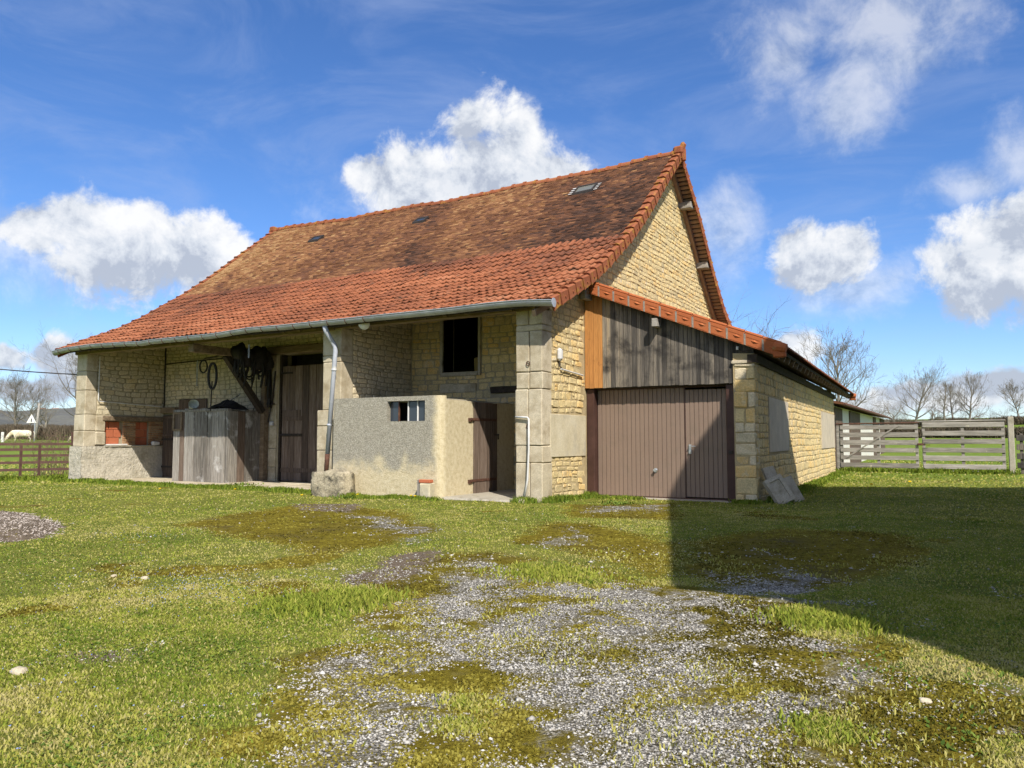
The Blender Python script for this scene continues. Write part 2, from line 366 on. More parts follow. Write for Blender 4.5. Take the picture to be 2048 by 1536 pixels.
M['boulder'] = mat('rough_boulder', [(0, (.24, .21, .15)), (.5, (.46, .40, .28)), (1, (.58, .51, .38))], 5, 0, .95, 1.0, 26, fine=.4, bdist=.03, dirt=((.075, .068, .05), 4.5, .5, .66))
M['brick'] = mat('old_brick', [(0, (.26, .13, .07)), (.5, (.40, .23, .12)), (1, (.52, .36, .21))], 9, .7, .9, .5, 50, fine=.3)
M['block'] = mat('terracotta_block', [(0, (.40, .115, .055)), (1, (.54, .175, .085))], 5, .5, .8, .3, 50, fine=.15)
M['straw'] = mat('straw', [(0, (.24, .17, .06)), (1, (.52, .40, .17))], 30, .5, .9, .6, 120, fine=.4)
M['plain_dark'] = mat('inside_shadow_board', [(0, (.03, .026, .022)), (1, (.06, .05, .042))], 4, 0, .95, 0, 20, fine=.1)  # near-black: the shade of unlit interiors put into the colour
M['bark'] = mat('bare_tree_bark', [(0, (.12, .105, .085)), (.5, (.21, .185, .15)), (1, (.32, .28, .23))], 1.4, .3, .95, 0, 20, fine=.1)
M['bark_red'] = mat('reddish_twigs', [(0, (.12, .075, .055)), (1, (.25, .165, .12))], 1.0, .3, .95, 0, 20, fine=.1)
M['hedge'] = mat('winter_hedge', [(0, (.060, .048, .034)), (.6, (.135, .105, .072)), (1, (.20, .17, .11))], 1.5, .5, .95, 0, 20, fine=.2)
M['hill'] = mat('wooded_hill', [(0, (.085, .090, .085)), (.5, (.13, .13, .115)), (1, (.19, .19, .14))], .02, 0, 1, 0, .4, fine=.3)  # ramp lightened, standing in for distance haze
M['cow'] = mat('cream_cow_hide', [(0, (.50, .39, .25)), (.5, (.70, .62, .47)), (1, (.78, .72, .60))], 2.4, 0, .9, .1, 60, fine=.1)
M['heap'] = mat('pinkish_gravel', [(0, (.24, .20, .17)), (.5, (.42, .36, .31)), (1, (.60, .54, .48))], 30, .8, .9, .2, 90, fine=.15)
M['enamel'] = mat('pale_enamel', [(0, (.50, .53, .48)), (1, (.66, .68, .62))], 6, 0, .4, .05, 40, fine=.1)
M['sign_red'] = mat('sign_red', [(0, (.45, .03, .03)), (1, (.5, .04, .04))], 3, 0, .5, 0, 20, fine=0)
M['black_paint'] = mat('sign_black', [(0, g(.02)), (1, g(.03))], 3, 0, .5, 0, 20, fine=0)
M['housewall'] = mat('farmhouse_plaster', [(0, (.72, .69, .62)), (1, (.80, .77, .70))], 2, 0, .9, .2, 30, fine=.1)

def glass(name, col, rough=.06):
    m = bpy.data.materials.new(name); m.use_nodes = True; b = m.node_tree.nodes['Principled BSDF']
    b.inputs['Base Color'].default_value = (*col, 1); b.inputs['Roughness'].default_value = rough
    b.inputs['Specular IOR Level'].default_value = .6; return m
M['glass'] = glass('dusty_window_glass', (.035, .045, .06), .08)
M['skylight'] = glass('skylight_glass', (.16, .16, .13), .25)

def leafmat(name, stops, trans=.25):
    m = bpy.data.materials.new(name); m.use_nodes = True; t = NT(m.node_tree); b = t.n['Principled BSDF']
    a = t.new('ShaderNodeAttribute', attribute_name='v')
    c = t.ramp(a.outputs['Fac'], stops); t.set(b.inputs['Base Color'], c); b.inputs['Roughness'].default_value = .7
    b.inputs['Specular IOR Level'].default_value = .05
    tr = t.new('ShaderNodeBsdfTranslucent'); t.set(tr.inputs['Color'], c)
    mx = t.new('ShaderNodeMixShader'); mx.inputs[0].default_value = trans
    t.l.new(b.outputs[0], mx.inputs[1]); t.l.new(tr.outputs[0], mx.inputs[2]); t.l.new(mx.outputs[0], t.n['Material Output'].inputs[0])
    return m
M['blade'] = leafmat('grass_blade', [(0, (.100, .165, .022)), (.35, (.215, .270, .036)), (.6, (.335, .345, .062)), (.8, (.43, .40, .11)), (1, (.48, .42, .19))])
M['weed'] = leafmat('weed_leaf', [(0, (.08, .14, .025)), (1, (.20, .27, .05))])
M['moss'] = leafmat('moss_cushion', [(0, (.035, .030, .010)), (.4, (.105, .088, .015)), (.7, (.205, .175, .025)), (1, (.33, .29, .06))], .15)
M['petal_yellow'] = leafmat('dandelion', [(0, (.75, .50, .01)), (1, (.85, .62, .03))])
M['petal_blue'] = leafmat('speedwell', [(0, (.16, .25, .60)), (1, (.35, .45, .75))])
M['petal_white'] = leafmat('daisy', [(0, (.7, .7, .68)), (1, (.8, .8, .78))])
M['gravel'] = mat('limestone_chips', [(0, (.18, .168, .14)), (.35, (.35, .33, .295)), (.7, (.51, .49, .45)), (1, (.68, .66, .62))], 30, .85, .9, .2, 90, fine=.15)

# ------------------------------------------------------------------ terrain: yard, field and the rise behind it, one sheet
def axis(lo, hi, step, far, gr=1.16):
    a = list(np.arange(lo, hi + 1e-6, step)); s = step; x = lo; L = []
    while x > -far: s *= gr; x -= s; L.append(x)
    R_ = []; s = step; x = a[-1]
    while x < far: s *= gr; x += s; R_.append(x)
    return np.array(L[::-1] + a + R_)
GX = axis(-9.0, 9.0, .075, 2600); GY = axis(-12.4, 3.2, .075, 2600)
def terrain_z(x, y):
    d = np.hypot(x - 0, y + 2); a = np.clip((np.arctan2(y + 13, x - 6.9) - 1.45) / 1.0, 0, 1)   # 0 looking up the right-hand field, 1 over the left-hand one
    e = np.clip(d - 24, 0, None)
    r = e ** 2 / (e + 14)
    zr = .024 * r + .00011 * r ** 2; zl = .0205 * r
    zr = np.minimum(zr, 6.5 + 0 * r)
    zl = np.minimum(zl, 2.6 + .004 * r)
    a = a * a * (3 - 2 * a)
    z = zr * (1 - a) + zl * a
    back = np.clip((-y - 18) / 10, 0, 1)
    return z * (1 - back)
XX, YY = np.meshgrid(GX, GY, indexing='ij')
ZZ = terrain_z(XX, YY)

def P(*px): return [tuple(aZ(u, v)[:2]) for u, v in px]
MOSS = [P((440, 1560), (560, 1440), (600, 1330), (720, 1300), (840, 1290), (690, 1240), (760, 1150), (880, 1110), (1000, 1105), (1180, 1130), (1340, 1165), (1600, 1210), (1750, 1280), (1850, 1330), (2060, 1420), (2200, 1560), (2600, 1900), (600, 1900)),
        P((350, 1050), (450, 1030), (620, 1008), (780, 1018), (860, 1060), (760, 1095), (640, 1112), (520, 1080)),
        P((1030, 1080), (1100, 1045), (1200, 1050), (1330, 1080), (1345, 1160), (1200, 1112)),
        P((1380, 1085), (1560, 1058), (1800, 1068), (1860, 1110), (1700, 1165), (1500, 1185), (1370, 1140)),
        P((1130, 1010), (1340, 1008), (1345, 1040), (1150, 1036))]
GRAV = [P((840, 1300), (760, 1240), (880, 1190), (890, 1128), (960, 1112), (1120, 1140), (1300, 1172), (1480, 1195), (1690, 1245), (1730, 1290), (1690, 1320), (1500, 1300), (1330, 1270), (1150, 1330), (1000, 1310)),
        P((960, 1390), (1100, 1335), (1250, 1300), (1500, 1340), (1420, 1430), (1250, 1560), (1060, 1560)),
        P((1100, 1440), (1300, 1390), (1560, 1410), (1680, 1450), (1560, 1560), (1120, 1560)),
        P((690, 1240), (770, 1226), (890, 1236), (915, 1258), (840, 1276)),
        P((620, 1370), (640, 1330), (760, 1300), (850, 1300), (800, 1345), (700, 1365)),
        P((690, 1430), (760, 1385), (920, 1435), (840, 1480), (800, 1560), (690, 1560), (720, 1490)),
        P((1520, 1355), (1690, 1325), (1770, 1370), (1760, 1400), (1600, 1405)),
        P((1960, 1440), (2060, 1425), (2060, 1470)), P((1930, 1358), (2060, 1350), (2060, 1400), (1980, 1385)),
        P((700, 1030), (790, 1036), (880, 1068), (830, 1084), (740, 1050)), P((1075, 1088), (1150, 1058), (1200, 1068), (1120, 1094)),
        P((1180, 1013), (1335, 1009), (1335, 1021), (1180, 1024)), P((1440, 1175), (1560, 1130), (1690, 1160), (1710, 1215), (1550, 1215))]
TRACK = P((700, 1560), (640, 1400), (660, 1340), (830, 1295), (770, 1225), (880, 1125), (1000, 1112), (1200, 1140), (1400, 1182), (1640, 1232), (1735, 1300), (1770, 1390), (1680, 1480), (1640, 1560), (1700, 1900), (700, 1900))
DIRT = [P((690, 1155), (790, 1112), (890, 1098), (870, 1122), (760, 1180), (790, 1200), (860, 1195), (850, 1222), (760, 1215)),
        P((170, 1295), (265, 1293), (250, 1312), (180, 1315)), P((590, 1006), (740, 1010), (700, 1024), (600, 1020)), P((40, 1318), (90, 1320), (80, 1328)),
        P((1980, 1365), (2060, 1362), (2060, 1398), (2000, 1390))]
ISLE = [P((1000, 1128), (1100, 1118), (1235, 1160), (1200, 1178), (1060, 1152)), P((1585, 1232), (1680, 1212), (1745, 1258), (1690, 1284), (1600, 1262)),
        P((550, 1215), (650, 1182), (755, 1172), (745, 1218), (650, 1245)), P((1612, 1462), (1640, 1432), (1690, 1440), (1700, 1470), (1640, 1482)),
        P((895, 1400), (940, 1382), (975, 1400), (950, 1425)), P((880, 1458), (910, 1438), (945, 1455), (920, 1475)),
        P((1940, 1500), (2060, 1470), (2060, 1560), (1980, 1560)), P((1760, 1350), (1850, 1322), (2060, 1345), (2060, 1382), (1880, 1372))]
MOUND = P((-60, 1035), (0, 1028), (60, 1028), (128, 1054), (95, 1076), (0, 1084), (-60, 1080))
def sdist(poly, x, y):
    """signed distance, positive inside"""
    n = len(poly); d = np.full(x.shape, 1e9); ins = np.zeros(x.shape, bool)
    for i in range(n):
        (x0, y0), (x1, y1) = poly[i], poly[(i + 1) % n]; ex, ey = x1 - x0, y1 - y0
        t = np.clip(((x - x0) * ex + (y - y0) * ey) / (ex * ex + ey * ey + 1e-12), 0, 1)
        d = np.minimum(d, np.hypot(x - x0 - t * ex, y - y0 - t * ey))
        c = ((y0 > y) != (y1 > y)) & (x < (x1 - x0) * (y - y0) / (y1 - y0 + 1e-12) + x0); ins ^= c
    return np.where(ins, d, -d)
def zones(x, y):
    """gravel, moss, dirt, grass weights 0..1 at a yard point"""
    wx = x + .45 * (fbm(x + 40, y + 11, 4, 1.6) - .5) + .12 * (fbm(x, y, 3, 9) - .5)
    wy = y + .45 * (fbm(x + 7, y + 71, 4, 1.6) - .5) + .12 * (fbm(x + 9, y + 3, 3, 9) - .5)
    def f(L, soft): 
        r = np.full(x.shape, -9.0)
        for p in L: r = np.maximum(r, sdist(p, wx, wy))
        return np.clip(.5 + r / soft, 0, 1)
    n1 = fbm(x + 3, y + 5, 4, 2.2); n2 = fbm(x + 31, y + 15, 4, 3.5)
    moss = f(MOSS, .8); grav = f(GRAV, .75) * np.clip((n2 - .20) * 3.2, 0, 1); dirt = f(DIRT, .5); isle = f(ISLE, .18)
    grav = np.maximum(grav, f([TRACK], .7) * np.clip((fbm(x + 63, y + 27, 4, 2.6) - .47) * 5, 0, .85))
    dist = np.hypot(x - 6.9, y + 13)
    near = np.clip((9 - dist) / 2, 0, 1)
    grav = np.maximum(grav, moss * np.clip((n1 - .62) * 8, 0, 1) * .8 * near)
    # worn spots of moss in the lawn
    moss = np.maximum(moss, np.clip((fbm(x + 90, y + 44, 4, .9) - .66) * 6, 0, .7) * (y < 1.5))
    grav = grav * (1 - isle); moss = moss * (1 - isle); dirt = dirt * (1 - isle)
    return grav, moss, dirt, isle
near = (np.abs(XX) < 16) & (YY > -16) & (YY < 16)
gr = np.zeros(XX.shape); mo = gr.copy(); di = gr.copy(); il = gr.copy()
a_, b_, c_, d_ = zones(XX[near], YY[near]); gr[near] = a_; mo[near] = b_; di[near] = c_; il[near] = d_
bumpz = (fbm(XX, YY, 4, 1.1) - .5) * .05 + (fbm(XX + 50, YY, 3, 7) - .5) * .02
wallclear = ((YY > -.3) & (XX < 3.6)).astype(float)
ZZ = ZZ + np.where(near, bumpz * (1 - .75 * wallclear), 0)
md = sdist(MOUND, XX, YY); ZZ = ZZ + np.where(near, np.clip(md, 0, .8) * .20, 0)
di = np.maximum(di, 0); grm = np.clip(md * 8 + .3 + (fbm(XX, YY, 3, 8) - .5) * 2, 0, 1) * near
def ground_z(x, y):
    x = np.atleast_1d(np.asarray(x, float)); y = np.atleast_1d(np.asarray(y, float))
    i = np.clip(np.searchsorted(GX, x) - 1, 0, len(GX) - 2); j = np.clip(np.searchsorted(GY, y) - 1, 0, len(GY) - 2)
    fx = (x - GX[i]) / (GX[i + 1] - GX[i]); fy = (y - GY[j]) / (GY[j + 1] - GY[j])
    return (ZZ[i, j] * (1 - fx) + ZZ[i + 1, j] * fx) * (1 - fy) + (ZZ[i, j + 1] * (1 - fx) + ZZ[i + 1, j + 1] * fx) * fy
def gz(x, y): return float(ground_z(x, y)[0])

def ground_material():
    m = bpy.data.materials.new('yard_and_field'); m.use_nodes = True; t = NT(m.node_tree); b = t.n['Principled BSDF']
    geo = t.new('ShaderNodeNewGeometry'); pos = geo.outputs['Position']
    A = t.new('ShaderNodeAttribute', attribute_name='zone'); sp = t.new('ShaderNodeSeparateColor'); t.l.new(A.outputs['Color'], sp.inputs[0])
    gv, ms, dt = sp.outputs[0], sp.outputs[1], sp.outputs[2]
    n05 = t.noise(pos, .12, 5).outputs['Fac']; n1 = t.noise(pos, 1.1, 6).outputs['Fac']; n2 = t.noise(pos, 9, 6, .6).outputs['Fac']; n3 = t.noise(pos, 55, 4, .65).outputs['Fac']; n4 = t.noise(pos, 160, 3, .6).outputs['Fac']
    # grass / field
    gcol = t.ramp(t.math('ADD', t.math('MULTIPLY', n1, .55), t.math('MULTIPLY', n2, .45)), [(.28, (.095, .120, .020)), (.45, (.180, .205, .036)), (.6, (.265, .270, .055)), (.75, (.33, .295, .09))])
    gcol = t.mix(t.rng(n3, .35, .7, .5, 0), gcol, (.06, .055, .022))
    far = t.ramp(t.math('ADD', t.math('MULTIPLY', n05, .6), t.math('MULTIPLY', n1, .4)), [(.3, (.115, .185, .026)), (.5, (.150, .215, .034)), (.7, (.215, .235, .055))])
    dist = t.vmath('LENGTH', t.vmath('SUBTRACT', pos, (6.9, -13, 0)))
    gcol = t.mix(t.rng(dist, 17, 34), gcol, far)
    # moss
    mcol = t.ramp(t.math('ADD', t.math('MULTIPLY', n2, .65), t.math('MULTIPLY', n3, .35)), [(.30, (.050, .040, .010)), (.42, (.120, .094, .013)), (.54, (.195, .158, .018)), (.70, (.29, .245, .035))])
    mcol = t.mix(t.rng(t.math('ADD', t.math('MULTIPLY', n1, .6), t.math('MULTIPLY', n2, .4)), .52, .68), mcol, t.ramp(n3, [(.3, (.055, .045, .026)), (.7, (.140, .112, .058))]))
    mcol = t.mix(1.0, mcol, t.ramp(n4, [(.3, g(.65)), (.7, g(1.3))]), 'MULTIPLY')
    # gravel
    vo = t.new('ShaderNodeTexVoronoi'); vo.inputs['Scale'].default_value = 75; t.l.new(pos, vo.inputs['Vector'])
    vsep = t.new('ShaderNodeSeparateColor'); t.l.new(vo.outputs['Color'], vsep.inputs[0])
    vcol = t.ramp(vsep.outputs[0], [(0, (.19, .178, .148)), (.45, (.31, .292, .255)), (.8, (.41, .39, .35)), (1, (.54, .52, .48))])
    vcol = t.mix(t.rng(vo.outputs['Distance'], .35, .75), vcol, (.10, .088, .066))
    soil = t.ramp(t.math('ADD', t.math('MULTIPLY', n2, .5), t.math('MULTIPLY', n3, .5)), [(.3, (.085, .065, .045)), (.7, (.24, .19, .14))])
    soil = t.mix(1.0, soil, t.ramp(n4, [(.3, g(.6)), (.7, g(1.4))]), 'MULTIPLY')
    mm = t.rng(t.math('ADD', ms, t.math('MULTIPLY', t.math('SUBTRACT', n2, .5), .7)), .35, .6)
    gg = t.rng(t.math('ADD', gv, t.math('MULTIPLY', t.math('SUBTRACT', n2, .5), 1.3)), .42, .80)
    dd = t.rng(t.math('ADD', dt, t.math('MULTIPLY', t.math('SUBTRACT', n2, .5), .7)), .35, .6)
    c = t.mix(mm, gcol, mcol); c = t.mix(dd, c, soil); c = t.mix(gg, c, vcol)
    t.set(b.inputs['Base Color'], c); b.inputs['Roughness'].default_value = .95; b.inputs['Specular IOR Level'].default_value = .05
    bn = t.new('ShaderNodeBump'); bn.inputs['Strength'].default_value = .9; bn.inputs['Distance'].default_value = .025
    hh = t.math('ADD', t.math('MULTIPLY', n3, .9), t.math('ADD', t.math('MULTIPLY', n4, .5), t.math('MULTIPLY', n2, 1.2)))
    hh = t.math('SUBTRACT', hh, t.math('MULTIPLY', t.math('MULTIPLY', vo.outputs['Distance'], gg), .9))
    t.set(bn.inputs['Height'], hh); t.set(b.inputs['Normal'], bn.outputs[0])
    return m
nx, ny = XX.shape
idx = np.arange(nx * ny).reshape(nx, ny)
Fq = np.stack([idx[:-1, :-1], idx[1:, :-1], idx[1:, 1:], idx[:-1, 1:]], -1).reshape(-1, 4)
ground = raw_mesh('ground', np.stack([XX, YY, ZZ], -1).reshape(-1, 3), faces_quad=Fq, mt=ground_material(), kind='structure', smooth=True)
za = ground.data.attributes.new('zone', 'FLOAT_COLOR', 'POINT')
zc = np.stack([gr * (1 - grm), mo * (1 - grm), np.maximum(di, grm), np.ones_like(gr)], -1).astype(np.float32); za.data.foreach_set('color', zc.ravel())
# ------------------------------------------------------------------ stone laying
def lay_stones(O, U, N, s0, s1, bot, top, holes=(), seed=0, ch=(.085, .165), cw=(.14, .42), proud=(.012, .05), wob=.03, joint=.009):
    """irregular coursed rubble on the plane through O spanned by U and z; returns list of (verts, faces, v)"""
    r = np.random.default_rng(seed); O = np.array(O, float); U = np.array(U, float); N = np.array(N, float); Zv = np.array([0, 0, 1.0])
    fb = bot if callable(bot) else (lambda s: bot); ft = top if callable(top) else (lambda s: top)
    ss = np.linspace(s0, s1, 60); t = min(fb(s) for s in ss); tmax = max(ft(s) for s in ss); res = []
    ph = r.uniform(0, 9, 3)
    def wv(s, tt): return wob * (sin(s * 1.7 + ph[0] + tt * 2.1) + .6 * sin(s * 4.1 + ph[1] + tt * 3.3))
    while t < tmax:
        h = r.uniform(*ch) * (1.25 if r.random() < .15 else 1); s = s0 - r.uniform(0, .2)
        while s < s1:
            wd = r.uniform(*cw) * (1 if h > .11 else 1.15); a, b = max(s, s0), min(s + wd, s1); s += wd
            if b - a < .05: continue
            segs = [(a, b)]
            mid = t + h / 2
            for (ha, hb, hc, hd) in holes:
                if hc < mid < hd:
                    ns = []
                    for (p, q) in segs:
                        if hb <= p or ha >= q: ns.append((p, q))
                        else:
                            if p < ha - .05: ns.append((p, ha))
                            if q > hb + .05: ns.append((hb, q))
                    segs = ns
            for (p, q) in segs:
                pieces = [(t, t + h)]
                if h > .14 and q - p < .3 and r.random() < .18: c = t + h * r.uniform(.4, .6); pieces = [(t, c), (c, t + h)]
                for (lo, hi) in pieces:
                    c0, c1 = ft(p), ft(q); d0, d1 = fb(p), fb(q)
                    if lo >= min(c0, c1) - .03 or hi <= max(d0, d1) + .03: continue
                    lo0, lo1 = max(lo + wv(p, lo), d0), max(lo + wv(q, lo), d1); hi0, hi1 = min(hi + wv(p, hi), c0), min(hi + wv(q, hi), c1)
                    j = joint * r.uniform(.5, 1.4)
                    x0, x1 = p + j, q - j; y = [lo0 + j * .7, lo1 + j * .7, hi1 - j * .7, hi0 - j * .7]
                    if x1 - x0 < .03 or y[2] - y[1] < .02 or y[3] - y[0] < .02: continue
                    cut = min(.035, (x1 - x0) * .22, (y[2] - y[1]) * .3, (y[3] - y[0]) * .3)
                    c_ = lambda: cut * r.uniform(.4, 1.3)
                    pl = [(x0 + c_(), y[0]), (x1 - c_(), y[1]), (x1, y[1] + c_()), (x1, y[2] - c_()), (x1 - c_(), y[2]), (x0 + c_(), y[3]), (x0, y[3] - c_()), (x0, y[0] + c_())]
                    pl = np.array(pl) + r.uniform(-.006, .006, (8, 2))
                    cen = pl.mean(0); d1_ = r.uniform(*proud)
                    ring1 = cen + (pl - cen) * (1 - .012 / max(.05, (hi - lo))); ring2 = cen + (pl - cen) * r.uniform(.62, .85)
                    tilt = r.uniform(-.12, .12, 2)
                    V = []
                    for rg, dep, jt in ((pl, -.02, 0), (ring1, d1_ * .55, .006), (ring2, d1_ + .003, .006)):
                        for (sx, tz) in rg:
                            dd = dep + (0 if jt == 0 else ((sx - cen[0]) * tilt[0] * .35 + (tz - cen[1]) * tilt[1] * .6) + r.uniform(-jt, jt))
                            V.append(O + U * sx + Zv * tz + N * max(dd, -.02))
                    F = [(k, (k + 1) % 8, 8 + (k + 1) % 8, 8 + k) for k in range(8)] + [(8 + k, 8 + (k + 1) % 8, 16 + (k + 1) % 8, 16 + k) for k in range(8)] + [tuple(range(16, 24))]
                    res.append((np.array(V), F, float(np.clip(r.normal(.46, .27), 0, 1))))
        t += h
    return res

STONES = []      # (building key, wall part, material, stone)
def stones_for(key, part, mt, lst):
    for s in lst: STONES.append((key, part, mt, s))
def flush_stones(key, keep=300):
    L = [x for x in STONES if x[0] == key]
    def area(x):
        V = x[3][0]
        px = np.array([proj(p) for p in V[:8]]); q = (V.mean(0) - CAM) @ _fw
        if q < .5 or px[:, 0].max() < 0 or px[:, 0].min() > 2048 or px[:, 1].max() < 0: return 0
        a, b = px[:, 0], px[:, 1]; return abs(np.dot(a, np.roll(b, 1)) - np.dot(b, np.roll(a, 1))) / 2
    A = [area(x) for x in L]; order = sorted(range(len(L)), key=lambda i: -A[i]); top = set(order[:keep]); rest = {}
    for i, (k, part, mt, (V, F, v)) in enumerate(L):
        if i in top: MB().add(V, F, v).build('stone', mt, part)
        else: rest.setdefault((part.name, mt.name), (part, mt, MB()))[2].add(V, F, v)
    for part, mt, mb in rest.values(): mb.build('stonework', mt, part, kind='stuff')

# ------------------------------------------------------------------ barn
XL, XR = -15.80, .43                      # roof ends
PROF = [(-.40, 3.76), (.38, 4.13), (1.33, 4.58), (2.39, 5.17), (3.6, 5.97), (4.98, 7.05), (7.62, 9.24)]
PROFB = [(7.62, 9.24), (9.32, 7.86), (10.85, 6.36), (11.97, 5.41), (12.89, 4.9), (15.7, 3.75)]
def roof_z(x, y):
    z = np.interp(y, [p[0] for p in PROF], [p[1] for p in PROF]) if y <= 7.62 else np.interp(y, [p[0] for p in PROFB], [p[1] for p in PROFB])
    u = min(max((x - XL) / (XR - XL), 0), 1); k = min(max((y + .4) / 8, 0), 1) if y < 7.62 else min(max((15.7 - y) / 8, 0), 1)
    return z - .13 * sin(pi * u) * k + .024 * sin(x * 1.3 + y) * k + .014 * sin(x * 3.1 - y * 2)
barn = root('stone_barn', 'long stone barn with steep brown tiled roof and open porch bays', 'barn', (-7.6, 0, 0))

def roof_slab(xs, prof, t0, t1):
    mb = MB(); n = len(prof); vs = []
    for x in xs:
        for (y, _) in prof: z = roof_z(x, y); vs.append((x, y, z - t0))
        for (y, _) in prof: z = roof_z(x, y); vs.append((x, y, z - t1))
    k = 2 * n; fs = []
    for i in range(len(xs) - 1):
        for j in range(n - 1):
            a = i * k + j; fs.append((a, a + k, a + k + 1, a + 1)); a = i * k + n + j; fs.append((a, a + 1, a + k + 1, a + k))
        for j0, j1 in ((0, n), (n - 1, 2 * n - 1)): fs.append((i * k + j0, i * k + j1, (i + 1) * k + j1, (i + 1) * k + j0))
    for i in (0, len(xs) - 1): fs.append(tuple(i * k + j for j in range(n)) + tuple(i * k + n + j for j in range(n - 1, -1, -1)))
    return mb.add(vs, fs)
rs = roof_slab(np.linspace(XL + .06, .02, 24), PROF, .03, .075)
roof = rs.build('roof', M['wood_dark'], barn)
rb = roof_slab(np.linspace(XL + .06, .02, 24), PROFB, .03, .13); rb.build('rear_slope', M['wood_dark'], barn)
roof_slab(np.linspace(.02, XR - .05, 3), PROF, .03, .07).build('verge_boarding', M['wood_dark'], barn)
# back slope tiles (simple courses, mostly out of sight) as a stepped sheet
mb = MB(); yb = np.arange(7.7, 15.65, .12)
for y in yb:
    for x0 in np.arange(XL, XR - .1, .9):
        x1 = min(x0 + .9, XR)
        mb.add([(x0, y, roof_z(x0, y) + .012), (x1, y, roof_z(x1, y) + .012), (x1, y + .15, roof_z(x1, y + .15) + .03), (x0, y + .15, roof_z(x0, y + .15) + .03),
                (x0, y + .15, roof_z(x0, y + .15) - .0), (x1, y + .15, roof_z(x1, y + .15) - .0)], [(0, 1, 2, 3), (3, 2, 5, 4)], random.random())
mb.build('rear_tiles', M['tile_plain'], roof, kind='stuff')

# --- walls
def wz(x, y): return roof_z(x, y) - .135
ys = [.34, .38, 1.33, 2.39, 3.6, 4.98, 7.62, 9.32, 10.85, 11.97, 12.89, 15.2]
gable = MB().prism([(.34, -.3), (15.2, -.3)] + [(y, wz(-.2, y)) for y in ys[::-1]], 0, -.5, 0.0).build('gable_wall', M['mortar'], barn)
MB().bb((-15.35, .29, -.3), (-15.05, 2.6, 1.9)).build('end_wall', M['mortar_pale'], barn)
leftw = MB().prism([(.30, 1.88), (2.58, 1.88), (2.58, -.3), (15.2, -.3)] + [(y, wz(-15.1, y)) for y in ys[::-1]], 0, -15.35, -14.9).build('end_wall', M['mortar_pale'], barn)
midw = MB().prism([(.34, -.3), (2.54, -.3), (2.54, wz(-5.3, 2.54)), (1.33, wz(-5.3, 1.33)), (.34, wz(-5.3, .34))], 0, -5.6, -5.1).build('partition_wall', M['mortar_pale'], barn)
mb = MB(); Y0, Y1 = 2.55, 3.0
def bk(x0, x1, z0, z1): mb.bb((x0, Y0, z0), (x1, Y1, z1))
bk(-14.9, -9.80, -.3, 5.08); bk(-9.80, -8.08, 3.62, 5.08); bk(-8.08, -4.10, -.3, 5.08); bk(-4.10, -3.06, -.3, 2.84); bk(-4.10, -3.06, 4.28, 5.08); bk(-3.06, -.5, -.3, 5.08)
backw = mb.build('porch_wall', M['mortar_pale'], barn)
MB().bb((-14.9, 14.8, -.3), (-.5, 15.2, 3.7)).build('rear_wall', M['mortar'], barn)

tops = lambda x: (lambda y: wz(x, y) + .01)
LEAN = lambda x: 4.58 - .405 * x
stones_for('barn', gable, M['stone'], lay_stones((0, 0, 0), (0, 1, 0), (1, 0, 0), .30, 13.6, lambda s: -.02 if s < 1.98 else 4.45, tops(-.05), holes=[(.30, 1.96, .84, 1.70)], seed=3, proud=(.003, .016), cw=(.13, .38), wob=.014))
stones_for('barn', backw, M['stone_pale'], lay_stones((0, 2.55, 0), (1, 0, 0), (0, -1, 0), -14.88, -5.62, 0, 5.0, holes=[(-10.28, -8.0, -1, 3.75), (-14.9, -14.25, -1, 2.15), (-14.2, -12.8, 2.1, 2.45)], seed=5, ch=(.08, .15), cw=(.14, .34), proud=(.004, .016), wob=.014))
stones_for('barn', backw, M['stone'], lay_stones((0, 2.55, 0), (1, 0, 0), (0, -1, 0), -5.08, -.52, 0, 5.0, holes=[(-4.2, -2.98, 2.78, 4.4), (-4.15, -3.1, 2.32, 2.56), (-2.72, -1.2, 2.28, 2.46)], seed=6, ch=(.10, .21), cw=(.16, .42), proud=(.004, .016), wob=.014))
stones_for('barn', leftw, M['stone_pale'], lay_stones((-14.9, 0, 0), (0, 1, 0), (1, 0, 0), .32, 2.54, lambda s: 1.9, tops(-14.9), seed=8, ch=(.09, .19), cw=(.15, .45), proud=(.004, .016), wob=.02))
stones_for('barn', midw, M['stone_pale'], lay_stones((-5.1, 0, 0), (0, 1, 0), (1, 0, 0), .36, 2.54, lambda s: 0.0, tops(-5.1), seed=9, ch=(.07, .16), cw=(.15, .4), proud=(.004, .018), wob=.02))
flush_stones('barn')
MB().bev((-.02, .3, .85), (.03, 1.95, 1.70), .01, jit=.004).build('rendered_patch', M['render'], gable)
MB().bev((-4.18, 2.5, 2.33), (-3.12, 2.57, 2.55), .02, jit=.006).build('stone_lintel', M['ashlar'], backw)
MB().bev((-2.7, 2.47, 2.29), (-1.25, 2.57, 2.45), .02, jit=.01).build('timber_lintel', M['wood_dark'], backw)

